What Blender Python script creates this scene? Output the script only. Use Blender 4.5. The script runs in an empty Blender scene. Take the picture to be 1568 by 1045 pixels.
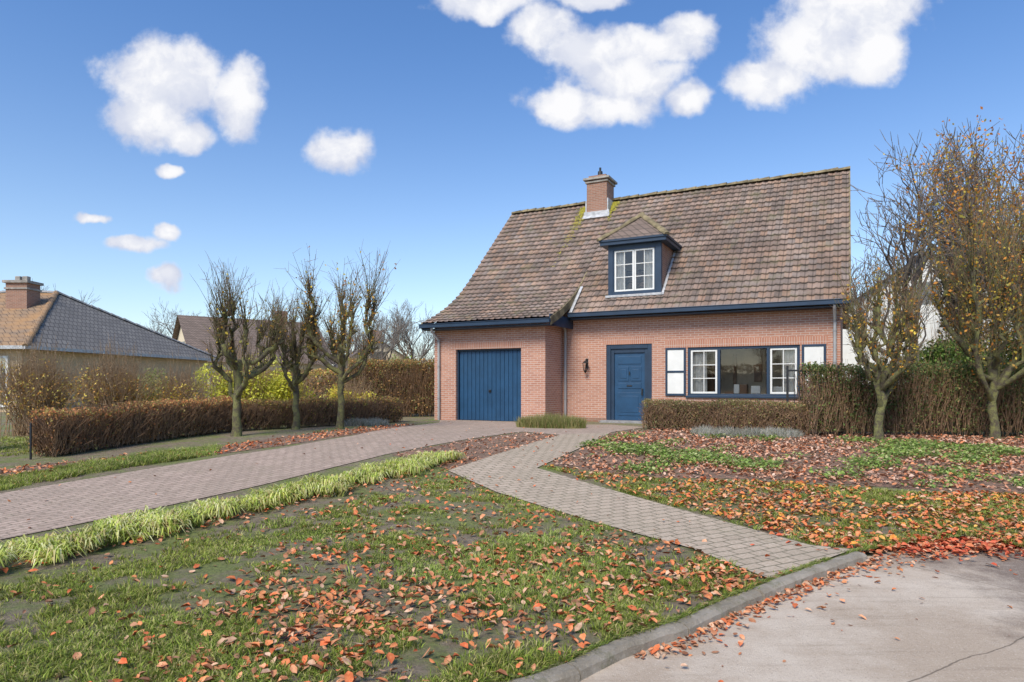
import bpy, bmesh, math, random
import numpy as np
from mathutils import Vector
rng=np.random.default_rng(7); random.seed(7)
scene=bpy.context.scene
F_=1008.0; CAMH=1.6; HZ=590.0
def col3(c): return (c[0],c[1],c[2],1.0)
# ---------------- terrain ----------------
def _g(y):
    t=np.clip((np.asarray(y,float)-5.0)/11.0,0,1); return 0.44*t*t*(3-2*t)
_ys=np.arange(-400,401)*0.5; _gs=_g(_ys)
def g(y): return np.interp(y,_ys,_gs)
LAND=0.06
def land(y): return g(y)+LAND
def gp(u,v,off=LAND):
    """ground point seen from the survey station (bearing u, depression v)"""
    y=12.0
    for _ in range(60): y=0.5*y+0.5*F_*(CAMH-(float(g(y))+off))/(v-HZ)
    return ((u-784)/F_*y, y)
def gps(l,off=LAND): return [gp(u,v,off) for u,v in l]
# ---------------- materials ----------------
def newmat(name):
    m=bpy.data.materials.new(name); m.use_nodes=True
    nt=m.node_tree; return m,nt,nt.nodes,nt.links,nt.nodes['Principled BSDF']
def N(nt,t,**k):
    n=nt.nodes.new(t)
    for a,b in k.items(): setattr(n,a,b)
    return n
def mixc(nt,fac,a,b,mode='MIX'):
    n=nt.nodes.new('ShaderNodeMix'); n.data_type='RGBA'; n.blend_type=mode
    for i,v in ((0,fac),(6,a),(7,b)):
        if isinstance(v,bpy.types.NodeSocket): nt.links.new(v,n.inputs[i])
        elif i==0: n.inputs[0].default_value=v
        else: n.inputs[i].default_value=col3(v)
    return n.outputs[2]
def math_(nt,op,a,b=0.0,c=None,clamp=False):
    n=nt.nodes.new('ShaderNodeMath'); n.operation=op; n.use_clamp=clamp
    for i,v in enumerate((a,b,c)):
        if v is None: continue
        if isinstance(v,bpy.types.NodeSocket): nt.links.new(v,n.inputs[i])
        else: n.inputs[i].default_value=v
    return n.outputs[0]
def noise(nt,scale,detail=4,rough=0.6,vec=None):
    n=nt.nodes.new('ShaderNodeTexNoise'); n.inputs['Scale'].default_value=scale
    n.inputs['Detail'].default_value=detail; n.inputs['Roughness'].default_value=rough
    if vec is not None: nt.links.new(vec,n.inputs['Vector'])
    return n.outputs['Fac']
def objco(nt): return N(nt,'ShaderNodeTexCoord').outputs['Object']
def ramp(nt,fac,lo,hi):
    n=nt.nodes.new('ShaderNodeMapRange'); n.inputs[1].default_value=lo; n.inputs[2].default_value=hi
    n.interpolation_type='SMOOTHSTEP'; nt.links.new(fac,n.inputs[0]); return n.outputs[0]
def bump(nt,h,strength,dist,bsdf):
    b=nt.nodes.new('ShaderNodeBump'); b.inputs['Strength'].default_value=strength; b.inputs['Distance'].default_value=dist
    nt.links.new(h,b.inputs['Height']); nt.links.new(b.outputs[0],bsdf.inputs['Normal'])
def simple(name,c,rough=0.6,var=0.15,scale=6,bmp=0.0,metal=0.0):
    m,nt,n,l,b=newmat(name); co=objco(nt)
    f=noise(nt,scale,4,0.6,co)
    c2=[x*(1-var) for x in c]; c1=[min(1,x*(1+var)) for x in c]
    l.new(mixc(nt,ramp(nt,f,0.3,0.7),c2,c1),b.inputs['Base Color'])
    b.inputs['Roughness'].default_value=rough; b.inputs['Metallic'].default_value=metal
    if bmp: bump(nt,noise(nt,scale*8,3,0.6,co),bmp,0.01,b)
    return m
def wallvec(nt,sx=1,sz=1,swap=False):
    co=objco(nt); s=N(nt,'ShaderNodeSeparateXYZ'); nt.links.new(co,s.inputs[0])
    x=math_(nt,'ADD',s.outputs[0],s.outputs[1]); x=math_(nt,'MULTIPLY',x,sx); z=math_(nt,'MULTIPLY',s.outputs[2],sz)
    c=N(nt,'ShaderNodeCombineXYZ')
    nt.links.new(z if swap else x,c.inputs[0]); nt.links.new(x if swap else z,c.inputs[1]); return c.outputs[0],co
def brickmat(name,c1,c2,mortar,bw=0.21,rh=0.062,ms=0.007,swap=False,offset=0.5,rough=0.85,sz=1,stain=0.25,bstr=0.5,moss=None):
    m,nt,n,l,b=newmat(name); v,co=wallvec(nt,1,sz,swap)
    t=N(nt,'ShaderNodeTexBrick'); t.offset=offset; t.inputs['Scale'].default_value=1
    t.inputs['Brick Width'].default_value=bw; t.inputs['Row Height'].default_value=rh; t.inputs['Mortar Size'].default_value=ms
    t.inputs['Mortar Smooth'].default_value=0.2; t.inputs['Bias'].default_value=0
    t.inputs['Color1'].default_value=col3(c1); t.inputs['Color2'].default_value=col3(c2); t.inputs['Mortar'].default_value=col3(mortar)
    l.new(v,t.inputs['Vector'])
    f=ramp(nt,noise(nt,0.9,5,0.65,co),0.3,0.75)
    c=mixc(nt,math_(nt,'MULTIPLY',f,stain),t.outputs['Color'],moss if moss else [x*0.55 for x in c1])
    f2=noise(nt,25,3,0.6,co); c=mixc(nt,0.35,c,mixc(nt,f2,(0.25,0.25,0.25),(0.8,0.8,0.8)),'SOFT_LIGHT')
    l.new(c,b.inputs['Base Color']); b.inputs['Roughness'].default_value=rough
    inv=math_(nt,'SUBTRACT',1.0,t.outputs['Fac']); bump(nt,inv,bstr,0.01,b); return m
def attrmat(name,rough=0.6,trans=0.25,var=0.3,scale=1.5,spec=0.3):
    m,nt,n,l,b=newmat(name); a=N(nt,'ShaderNodeAttribute',attribute_name='Col')
    f=noise(nt,scale,2,0.6,objco(nt))
    c=mixc(nt,var,a.outputs['Color'],mixc(nt,ramp(nt,f,0.3,0.7),(0.1,0.1,0.1),(0.9,0.9,0.9)),'SOFT_LIGHT')
    l.new(c,b.inputs['Base Color']); b.inputs['Roughness'].default_value=rough; b.inputs['Specular IOR Level'].default_value=spec
    if trans>0:
        tr=N(nt,'ShaderNodeBsdfTranslucent'); l.new(c,tr.inputs['Color'])
        mx=N(nt,'ShaderNodeMixShader'); mx.inputs[0].default_value=trans
        l.new(b.outputs[0],mx.inputs[1]); l.new(tr.outputs[0],mx.inputs[2]); l.new(mx.outputs[0],n['Material Output'].inputs['Surface'])
    return m
M_leaf=attrmat('leaf_mat',0.6,0.35); M_gleaf=attrmat('fallen_leaf_mat',0.85,0.0,0.45,30,.12); M_grass=attrmat('grass_blade_mat',0.6,0.3,0.4,1.2,.2)
def tilemat():
    m,nt,n,l,b=newmat('roof_tile_mat'); a=N(nt,'ShaderNodeAttribute',attribute_name='Col'); co=objco(nt)
    f=ramp(nt,noise(nt,.8,6,.7,co),.35,.7); c=mixc(nt,.6,a.outputs['Color'],mixc(nt,f,(0.25,0.25,0.25),(0.75,0.75,0.75)),'SOFT_LIGHT')
    f2=ramp(nt,noise(nt,1.7,6,.75,co),.51,.68); c=mixc(nt,math_(nt,'MULTIPLY',f2,.42),c,(.155,.145,.07))
    f3=ramp(nt,noise(nt,18,4,.75,co),.58,.68); c=mixc(nt,math_(nt,'MULTIPLY',f3,.35),c,(.36,.31,.25))
    l.new(c,b.inputs['Base Color']); b.inputs['Roughness'].default_value=.85; bump(nt,noise(nt,30,4,.7,co),.4,.01,b); return m
M_tile=tilemat()
def barkmat(name,c1,c2):
    m,nt,n,l,b=newmat(name); co=objco(nt)
    l.new(mixc(nt,ramp(nt,noise(nt,7,4,0.7,co),0.38,0.62),c1,c2),b.inputs['Base Color']); b.inputs['Roughness'].default_value=0.95
    bump(nt,noise(nt,35,4,0.75,co),1.0,0.03,b); return m
M_bark=barkmat('mossy_bark',(0.10,0.08,0.055),(0.22,0.215,0.075)); M_bark2=barkmat('grey_bark',(0.17,0.145,0.13),(0.27,0.225,0.185))
M_twig=barkmat('twig_bark',(0.24,0.145,0.085),(0.40,0.25,0.14))
M_brick=brickmat('red_brick',(0.54,0.265,0.175),(0.43,0.19,0.122),(0.60,0.49,0.41),stain=.2,ms=.008)
M_sold=brickmat('soldier_brick',(0.53,0.245,0.155),(0.44,0.19,0.12),(0.60,0.49,0.41),swap=True,offset=0.0)
M_beige=brickmat('beige_brick',(0.68,0.50,0.29),(0.60,0.42,0.24),(0.60,0.52,0.40))
M_chim=brickmat('chimney_brick',(0.36,0.18,0.115),(0.27,0.135,0.085),(0.36,0.30,0.25))
M_tflat=brickmat('flat_tile',(0.25,0.18,0.14),(0.18,0.13,0.10),(0.06,0.05,0.04),bw=0.22,rh=0.28,ms=0.016,offset=0.0,sz=1.4,stain=0.5,bstr=0.8)
M_tmoss=brickmat('mossy_tile',(0.30,0.20,0.12),(0.22,0.16,0.11),(0.06,0.05,0.04),bw=0.3,rh=0.36,ms=0.02,offset=0.5,sz=1.7,stain=0.9,bstr=0.8,moss=(.40,.22,.09))
M_tgrey=brickmat('grey_tile',(0.235,0.215,0.19),(0.175,0.16,0.145),(0.06,0.055,0.05),bw=0.3,rh=0.36,ms=0.025,offset=0.5,sz=1.7,stain=0.5,bstr=0.8)
M_blue=simple('blue_paint',(0.017,0.066,0.140),0.4,0.12,3); M_navy=simple('navy_paint',(0.018,0.040,0.075),0.45,0.15,3)
M_white=simple('white_paint',(0.78,0.77,0.72),0.45,0.05,3); M_lead=simple('lead_flashing',(0.46,0.46,0.46),0.5,0.25,8); M_dlead=simple('weathered_lead',(0.30,0.29,0.27),0.7,0.3,8)
M_zinc=simple('zinc_pipe',(0.36,0.35,0.34),0.5,0.1,4); M_black=simple('black_iron',(0.02,0.02,0.02),0.4,0.1,4)
M_stone=simple('blue_stone',(0.28,0.27,0.26),0.7,0.2,8,0.3); M_cap=simple('concrete_cap',(0.32,0.29,0.25),0.85,0.3,5,0.4)
def kerbmat():
    m,nt,n,l,b=newmat('kerb_concrete'); co=objco(nt)
    c=mixc(nt,ramp(nt,noise(nt,2.5,6,.7,co),.35,.65),(.30,.255,.19),(.45,.39,.31))
    c=mixc(nt,math_(nt,'MULTIPLY',ramp(nt,noise(nt,4,6,.75,co),.54,.64),.6),c,(.18,.175,.09))
    c=mixc(nt,math_(nt,'MULTIPLY',ramp(nt,noise(nt,70,3,.8,co),.58,.66),.5),c,(.60,.54,.44))
    l.new(c,b.inputs['Base Color']); b.inputs['Roughness'].default_value=.95; bump(nt,noise(nt,28,6,.8,co),1.0,.025,b); return m
M_kerb=kerbmat(); M_int=simple('interior_plaster',(0.62,0.48,0.32),0.9,0.2,1)
M_curt=simple('curtain',(0.75,0.72,0.66),0.9,0.1,10); M_wood=simple('interior_wood',(0.26,0.14,0.07),0.5,0.3,3)
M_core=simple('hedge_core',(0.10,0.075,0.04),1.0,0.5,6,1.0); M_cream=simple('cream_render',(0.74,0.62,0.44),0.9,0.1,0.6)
M_ridge=simple('ridge_tile',(0.22,0.175,0.095),0.9,0.5,3,0.5)
def glassmat():
    m,nt,n,l,b=newmat('window_glass'); n.remove(b)
    t=N(nt,'ShaderNodeBsdfTransparent'); t.inputs[0].default_value=(0.95,0.95,0.93,1); gl=N(nt,'ShaderNodeBsdfGlossy'); gl.inputs['Roughness'].default_value=0.02
    fr=N(nt,'ShaderNodeFresnel'); fr.inputs[0].default_value=1.5; f=math_(nt,'MULTIPLY_ADD',fr.outputs[0],1.2,0.04,True)
    mx=N(nt,'ShaderNodeMixShader'); l.new(f,mx.inputs[0]); l.new(t.outputs[0],mx.inputs[1]); l.new(gl.outputs[0],mx.inputs[2])
    l.new(mx.outputs[0],n['Material Output'].inputs['Surface']); return m
M_glass=glassmat()
def groundmat(name,soil,soil2,green,gmin,gmax,leafy=None,leafamt=0.5):
    m,nt,n,l,b=newmat(name); co=objco(nt)
    a=mixc(nt,ramp(nt,noise(nt,14,5,0.7,co),0.35,0.65),soil,soil2)
    c=mixc(nt,ramp(nt,noise(nt,1.3,8,0.75,co),gmin,gmax),a,mixc(nt,ramp(nt,noise(nt,30,3,0.7,co),0.3,0.7),green,[x*0.6 for x in green]))
    if leafy:
        v=N(nt,'ShaderNodeTexVoronoi'); v.inputs['Scale'].default_value=16; l.new(co,v.inputs['Vector'])
        s=N(nt,'ShaderNodeSeparateColor'); l.new(v.outputs['Color'],s.inputs[0])
        msk=math_(nt,'LESS_THAN',s.outputs[0],leafamt)
        c=mixc(nt,msk,c,mixc(nt,s.outputs[1],leafy,[leafy[0]*0.5,leafy[1]*0.55,leafy[2]*0.7]))
    l.new(c,b.inputs['Base Color']); b.inputs['Roughness'].default_value=1.0; bump(nt,noise(nt,22,6,0.8,co),.9,0.05,b); return m
M_lawn=groundmat('lawn_ground',(0.19,0.145,0.095),(0.31,0.24,0.165),(0.24,0.27,0.075),0.42,0.60)
M_far=groundmat('far_ground',(0.11,0.09,0.055),(0.16,0.13,0.08),(0.10,0.13,0.04),0.3,0.6)
M_bed=groundmat('bed_soil',(0.18,0.115,0.075),(0.29,0.19,0.125),(0.15,0.17,0.06),0.56,0.75,(0.48,0.26,0.155),0.35)
def pavemat(name,c1,c2,mortar,bw,rh,rot,offset=0.5):
    m,nt,n,l,b=newmat(name); co=objco(nt)
    mp=N(nt,'ShaderNodeMapping'); mp.inputs['Rotation'].default_value=(0,0,math.radians(rot)); l.new(co,mp.inputs[0])
    nn=N(nt,'ShaderNodeTexNoise'); nn.inputs['Scale'].default_value=1.5; l.new(co,nn.inputs['Vector'])
    ns=N(nt,'ShaderNodeVectorMath',operation='SCALE'); ns.inputs['Scale'].default_value=0.06; l.new(nn.outputs['Color'],ns.inputs[0])
    dv=N(nt,'ShaderNodeVectorMath',operation='ADD'); l.new(mp.outputs[0],dv.inputs[0]); l.new(ns.outputs[0],dv.inputs[1])
    t=N(nt,'ShaderNodeTexBrick'); t.offset=offset; t.inputs['Scale'].default_value=1
    for k,v in (('Brick Width',bw),('Row Height',rh),('Mortar Size',0.009),('Mortar Smooth',0.3)): t.inputs[k].default_value=v
    t.inputs['Color1'].default_value=col3(c1); t.inputs['Color2'].default_value=col3(c2); t.inputs['Mortar'].default_value=col3(mortar)
    l.new(dv.outputs[0],t.inputs[0])
    f=ramp(nt,noise(nt,0.8,6,0.65,co),0.3,0.75); c=mixc(nt,math_(nt,'MULTIPLY',f,0.35),t.outputs['Color'],[c1[0]*0.6,c1[1]*0.65,c1[2]*0.6])
    f4=ramp(nt,noise(nt,2.2,7,0.75,co),0.56,0.72); c=mixc(nt,math_(nt,'MULTIPLY',f4,0.4),c,(.20,.19,.10))
    f2=ramp(nt,noise(nt,35,3,0.7,co),0.3,0.7); c=mixc(nt,0.4,c,mixc(nt,f2,(0.2,0.2,0.2),(0.8,0.8,0.8)),'SOFT_LIGHT')
    l.new(c,b.inputs['Base Color']); b.inputs['Roughness'].default_value=0.9; b.inputs['Specular IOR Level'].default_value=.2
    bump(nt,math_(nt,'ADD',math_(nt,'SUBTRACT',1.0,t.outputs['Fac']),math_(nt,'MULTIPLY',f2,0.3)),0.8,0.012,b); return m
M_drive=pavemat('driveway_pavers',(0.50,0.375,0.295),(0.40,0.30,0.235),(0.24,0.19,0.14),0.22,0.11,-62)
M_path=pavemat('path_pavers',(0.53,0.42,0.315),(0.44,0.35,0.26),(0.21,0.18,0.12),0.20,0.13,-28)
def streetmat():
    m,nt,n,l,b=newmat('concrete_road'); co=objco(nt)
    f=ramp(nt,noise(nt,0.9,8,0.7,co),0.38,0.64)
    c=mixc(nt,f,(0.47,0.37,0.275),(0.62,0.52,0.41))
    m2=N(nt,'ShaderNodeMapping'); m2.inputs['Rotation'].default_value=(0,0,math.radians(-52)); m2.inputs['Scale'].default_value=(.6,7,1); l.new(co,m2.inputs[0])
    st=ramp(nt,noise(nt,1.6,6,.7,m2.outputs[0]),.50,.68); c=mixc(nt,math_(nt,'MULTIPLY',st,.40),c,(.30,.23,.165))
    sx=N(nt,'ShaderNodeSeparateXYZ'); l.new(co,sx.inputs[0])
    wet=math_(nt,'ADD',math_(nt,'MULTIPLY_ADD',sx.outputs[0],0.95,-3.1),math_(nt,'MULTIPLY',math_(nt,'SUBTRACT',noise(nt,1.3,8,0.72,co),0.5),4.2),None,True)
    c=mixc(nt,math_(nt,'MULTIPLY',wet,0.8),c,(0.17,0.125,0.10))
    sp=ramp(nt,noise(nt,80,3,0.8,co),0.55,0.66); c=mixc(nt,math_(nt,'MULTIPLY',sp,0.5),c,(0.70,0.62,0.51))
    sp2=ramp(nt,noise(nt,55,3,0.8,co),0.58,0.68); c=mixc(nt,math_(nt,'MULTIPLY',sp2,0.5),c,(0.22,0.165,0.12))
    mp=N(nt,'ShaderNodeMapping'); mp.inputs['Rotation'].default_value=(0,0,math.radians(-30)); mp.inputs['Location'].default_value=(0.2,.55,0); l.new(co,mp.inputs[0])
    dv=N(nt,'ShaderNodeVectorMath',operation='ADD'); l.new(mp.outputs[0],dv.inputs[0])
    nn=N(nt,'ShaderNodeTexNoise'); nn.inputs['Scale'].default_value=2.2; nn.inputs['Detail'].default_value=5; l.new(co,nn.inputs['Vector'])
    ns=N(nt,'ShaderNodeVectorMath',operation='SCALE'); ns.inputs['Scale'].default_value=0.12; l.new(nn.outputs['Color'],ns.inputs[0]); l.new(ns.outputs[0],dv.inputs[1])
    t=N(nt,'ShaderNodeTexBrick'); t.offset=0.0; t.inputs['Scale'].default_value=1
    for k,v in (('Brick Width',6.2),('Row Height',2.6),('Mortar Size',0.007),('Mortar Smooth',0.5)): t.inputs[k].default_value=v
    l.new(dv.outputs[0],t.inputs[0]); c=mixc(nt,math_(nt,'MULTIPLY',t.outputs['Fac'],0.7),c,(0.12,0.095,0.07))
    l.new(c,b.inputs['Base Color']); b.inputs['Roughness'].default_value=0.95; b.inputs['Specular IOR Level'].default_value=.12; bump(nt,noise(nt,60,5,0.85,co),0.7,0.012,b); return m
M_street=streetmat()
# ---------------- mesh helpers ----------------
def link(o,parent=None):
    scene.collection.objects.link(o)
    if parent: o.parent=parent
    return o
def raw_mesh(name,V,F,mat,col=None,dom='POINT',smooth=False,parent=None):
    V=np.asarray(V,np.float32).reshape(-1,3); F=np.asarray(F,np.int32).reshape(-1,4)
    me=bpy.data.meshes.new(name); me.vertices.add(len(V)); me.vertices.foreach_set('co',V.ravel())
    me.loops.add(F.size); me.loops.foreach_set('vertex_index',F.ravel()); me.polygons.add(len(F))
    me.polygons.foreach_set('loop_start',np.arange(0,F.size,4,dtype=np.int32)); me.update(calc_edges=True)
    if smooth: me.polygons.foreach_set('use_smooth',np.ones(len(F),bool))
    if col is not None:
        col=np.asarray(col,np.float32)
        if dom=='FACE': col=np.repeat(col,4,axis=0); dom='CORNER'
        a=me.color_attributes.new('Col','FLOAT_COLOR',dom); c4=np.ones((len(col),4),np.float32); c4[:,:3]=col; a.data.foreach_set('color',c4.ravel())
    me.materials.append(mat); return link(bpy.data.objects.new(name,me),parent)
def pmesh(name,V,F,mat,parent=None,smooth=False):
    me=bpy.data.meshes.new(name); me.from_pydata([tuple(map(float,v)) for v in V],[],F); me.update()
    if smooth:
        for p in me.polygons: p.use_smooth=True
    me.materials.append(mat); return link(bpy.data.objects.new(name,me),parent)
def boxes(name,L,mat,parent=None,bev=0.0):
    V=[];Fc=[]
    for (x0,x1,y0,y1,z0,z1) in L:
        b=len(V); V+=[(x0,y0,z0),(x1,y0,z0),(x1,y1,z0),(x0,y1,z0),(x0,y0,z1),(x1,y0,z1),(x1,y1,z1),(x0,y1,z1)]
        Fc+=[[b,b+3,b+2,b+1],[b+4,b+5,b+6,b+7],[b,b+1,b+5,b+4],[b+1,b+2,b+6,b+5],[b+2,b+3,b+7,b+6],[b+3,b,b+4,b+7]]
    o=pmesh(name,V,Fc,mat,parent)
    if bev:
        md=o.modifiers.new('b','BEVEL'); md.width=bev; md.segments=2; md.limit_method='ANGLE'
    return o
def empty(name,loc=(0,0,0),rz=0.0):
    o=bpy.data.objects.new(name,None); o.location=loc; o.rotation_euler=(0,0,rz); scene.collection.objects.link(o); return o
class Tubes:
    def __init__(s): s.V=[];s.F=[];s.n=0
    def add(s,P,R,n=5):
        P=np.asarray(P,float); m=len(P); D=np.gradient(P,axis=0); D/=np.linalg.norm(D,axis=1)[:,None]+1e-9
        up=np.array([0.3,0.9,0.1]) if abs(D[0][2])>0.8 else np.array([0,0,1.0])
        U=np.cross(D,up); U/=np.linalg.norm(U,axis=1)[:,None]+1e-9; W=np.cross(D,U)
        a=np.arange(n)*2*math.pi/n; R=np.asarray(R,float)
        ring=P[:,None,:]+R[:,None,None]*(np.cos(a)[None,:,None]*U[:,None,:]+np.sin(a)[None,:,None]*W[:,None,:])
        s.V.append(ring.reshape(-1,3)); i=np.arange(m-1)[:,None]*n; j=np.arange(n)[None,:]; k=(j+1)%n
        s.F.append((np.stack([i+j,i+k,i+n+k,i+n+j],-1).reshape(-1,4))+s.n); s.n+=m*n
    def obj(s,name,mat,parent=None,smooth=True): return raw_mesh(name,np.concatenate(s.V),np.concatenate(s.F),mat,smooth=smooth,parent=parent)
def norm(a): return a/(np.linalg.norm(a,axis=-1,keepdims=True)+1e-9)
def straight_twigs(P0,P1,r0,r1):
    D=norm(P1-P0); U=norm(np.cross(D,np.array([0.31,0.5,0.2]))); W=np.cross(D,U); V=[]
    for P,r in ((P0,r0),(P1,r1)):
        for k in range(3):
            a=k*2.0944; V.append(P+r*(math.cos(a)*U+math.sin(a)*W))
    V=np.stack(V,1); n=len(P0); b=np.arange(n)[:,None,None]*6
    q=np.array([[0,1,4,3],[1,2,5,4],[2,0,3,5]])[None]; return V.reshape(-1,3),(b+q).reshape(-1,4)
def leaf4(P,S,Nn,col):
    n=len(P); a=norm(np.cross(Nn,norm(rng.normal(size=(n,3))))); b=np.cross(Nn,a); S=S[:,None]
    V=np.stack([P-a*S*.5,P+b*S*.33+Nn*S*.12,P+a*S*.55,P-b*S*.33+Nn*S*.12],1)
    F=np.arange(n*4).reshape(-1,4); return V.reshape(-1,3),F,np.repeat(col,4,axis=0)
def leaf6(P,S,Nn,col):
    n=len(P); a=norm(np.cross(Nn,norm(rng.normal(size=(n,3))))); b=np.cross(Nn,a); S=S[:,None]; cu=(rng.uniform(-0.15,0.5,(n,1)))*S; w=rng.uniform(.7,1.35,(n,1)); w2=rng.uniform(.7,1.35,(n,1)); k=rng.uniform(-.12,.12,(n,1))*S
    V=np.stack([P-a*S*.5+Nn*cu*.2,P-a*S*.2+b*S*.27*w+Nn*cu*.7,P+a*S*.2+b*S*.25*w+Nn*cu,P+a*S*.52+b*k+Nn*cu*.4,P+a*S*.2-b*S*.25*w2+Nn*cu,P-a*S*.2-b*S*.27*w2+Nn*cu*.7],1)
    i=np.arange(n)[:,None,None]*6; q=np.array([[0,1,2,3],[0,3,4,5]])[None]; return V.reshape(-1,3),(i+q).reshape(-1,4),np.repeat(col,6,axis=0)
GAIN=1.5
def pick(cols,n,var=0.25,w=None,gain=None):
    cols=np.asarray(cols,float)*(GAIN if gain is None else gain); c=cols[rng.choice(len(cols),n,p=w)]; return np.clip(c*rng.uniform(1-var,1+var,(n,1)),0,.9)
def pip(P,poly):
    x,y=P[:,0],P[:,1]; ins=np.zeros(len(P),bool); m=len(poly); j=m-1
    for i in range(m):
        xi,yi=poly[i]; xj,yj=poly[j]
        c=((yi>y)!=(yj>y))&(x<(xj-xi)*(y-yi)/((yj-yi)+1e-12)+xi); ins^=c; j=i
    return ins
def sample(poly,n,accept=None):
    A=np.array(poly); lo=A.min(0); hi=A.max(0); out=[]; tot=0; it=0
    while tot<n and it<400:
        it+=1; P=rng.uniform(lo,hi,(max(n,2000)*2,2)); P=P[pip(P,poly)]
        if accept is not None: P=P[rng.uniform(size=len(P))<accept(P[:,0],P[:,1])]
        out.append(P); tot+=len(P)
    return np.concatenate(out)[:n]
def nz(x,y,s,k=0.0):
    return (np.sin(x*s+1.3*np.sin(y*s*.8+k)+k)+np.sin(y*s*1.3+1.7*np.sin(x*s*.7+2*k)+1.1)+.6*np.sin((x+y)*s*2.3+k*3)+.6*np.sin((x-y)*s*2.9+1.5*k))/3.2
def blades(P,z,H,W,lean,col,mid=0.5,la=None):
    n=len(P); yaw=rng.uniform(0,2*math.pi,n); sx=np.cos(yaw)*W/2; sy=np.sin(yaw)*W/2
    if la is None: la=rng.uniform(0,2*math.pi,n)
    lx=np.cos(la)*lean*H; ly=np.sin(la)*lean*H
    B=np.stack([P[:,0],P[:,1],z],1); S=np.stack([sx,sy,0*sx],1)
    Mi=B+np.stack([lx*.35,ly*.35,H*mid],1); T=B+np.stack([lx,ly,H*(1-.35*lean.clip(0,1))],1)
    V=np.stack([B-S,B+S,Mi-S*.85,Mi+S*.85,T-S*.15,T+S*.15],1); i=np.arange(n)[:,None,None]*6
    q=np.array([[0,1,3,2],[2,3,5,4]])[None]; return V.reshape(-1,3),(i+q).reshape(-1,4),np.repeat(col,6,axis=0)
def drape(name,pts,off,mat):
    bm=bmesh.new(); vs=[bm.verts.new((x,y,0)) for x,y in pts]; bm.faces.new(vs); bmesh.ops.triangulate(bm,faces=bm.faces[:])
    y0=min(p[1] for p in pts); y1=max(p[1] for p in pts)
    for k in range(int(math.floor(y0*2)),int(math.ceil(y1*2))+1):
        if 4.4<k*.5<16.6: bmesh.ops.bisect_plane(bm,geom=bm.verts[:]+bm.edges[:]+bm.faces[:],plane_co=(0,k*.5,0),plane_no=(0,1,0))
    for v in bm.verts: v.co.z=float(g(v.co.y))+off
    bmesh.ops.recalc_face_normals(bm,faces=bm.faces[:])
    if bm.faces[0].normal.z<0: bmesh.ops.reverse_faces(bm,faces=bm.faces[:])
    me=bpy.data.meshes.new(name); bm.to_mesh(me); bm.free(); me.materials.append(mat); return link(bpy.data.objects.new(name,me))
# ---------------- ground sheets ----------------
drape('ground',[(-900,-900),(900,-900),(900,1500),(-900,1500)],0.0,M_far)
kerb_uv=[(735,1045),(800,1034),(860,1015),(940,978),(1030,950),(1100,918),(1180,887),(1250,862),(1310,843)]
kl=[(-13.0,-8.0),(-5.0,-0.9),(-2.0,1.95)]+gps(kerb_uv,0.08)+gps([(1400,833),(1490,824),(1568,840)],0.03)+[(7.5,6.0),(30,5.5)]
drape('concrete_road',kl+[(30,-30),(-60,-30),(-60,-8)],0.004,M_street)
landpts=kl+[(70,5.5),(70,90),(-90,90),(-90,-8)]
drape('lawn',landpts,LAND,M_lawn)
kr=empty('kerb')
def arclen(pl):
    P=np.array(pl); d=np.r_[0,np.cumsum(np.linalg.norm(np.diff(P,axis=0),axis=1))]; return P,d
P,d=arclen(kl[1:3+len(kerb_uv)])
V=[];Fc=[]; s=0.0
while s<d[-1]-0.1:
    e=min(s+1.0-0.012,d[-1]); m=10; b0=len(V); jz=random.uniform(-.010,.006); jx=random.uniform(-.010,.010)
    for i in range(m+1):
        q=s+(e-s)*i/m; x=np.interp(q,d,P[:,0]); y=np.interp(q,d,P[:,1])
        x2=np.interp(q+.05,d,P[:,0])-np.interp(q-.05,d,P[:,0]); y2=np.interp(q+.05,d,P[:,1])-np.interp(q-.05,d,P[:,1]); L=math.hypot(x2,y2); nx,ny=y2/L,-x2/L
        for a,h in ((0,-.05),(0,.066),(.012,.076),(.08,.072),(.108,.052),(.12,-.02)):
            w_=random.uniform(-.004,.004); V.append((x+nx*(a+jx+w_),y+ny*(a+jx+w_),float(g(y))+h+jz+random.uniform(-.004,.003)))
    for i in range(m):
        for k in range(5): a=b0+i*6+k; Fc.append([a,a+1,a+7,a+6])
    Fc.append([b0+k for k in range(6)]); Fc.append([b0+m*6+k for k in range(5,-1,-1)])
    s+=1.0
pmesh('kerb_stones',V,Fc,M_kerb,kr)
drive=gps([(-500,870),(0,757),(150,732),(330,702),(440,686),(540,668),(610,655),(672,648)])+[(-2.3,21.3),(0.8,19.4)]+gps([(862,650.5),(935,651),(990,655),(930,664),(868,668),(800,662),(700,676),(590,697),(400,744),(0,828),(-500,935)])
drape('driveway',drive,LAND+.010,M_drive)
path=gps([(862,666),(935,664),(905,680),(822,718),(950,756),(1100,798),(1240,837),(1306,844)])+gps([(1180,885)])+gps([(1060,842),(900,798),(760,755),(686,722)])
path[8]=gp(1178,886,0.075)
drape('garden_path',path,LAND+.015,M_path)
bedmid=gps([(600,697),(700,677),(800,663),(865,668),(690,720),(640,707)]); drape('flower_bed',bedmid,LAND+.005,M_bed)
bedR=gps([(905,682),(935,665),(1000,660),(1568,672),(1900,672),(1900,760),(1568,755),(1400,750),(1200,735),(1000,732),(905,722),(840,712)]); drape('leafy_bed',bedR,LAND+.005,M_bed)
bedL=gps([(-300,760),(60,712),(330,685),(600,652),(640,650),(560,664),(440,682),(330,697),(150,722),(0,748),(-300,790)]); drape('hedge_bed',bedL,LAND+.005,M_bed)
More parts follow.
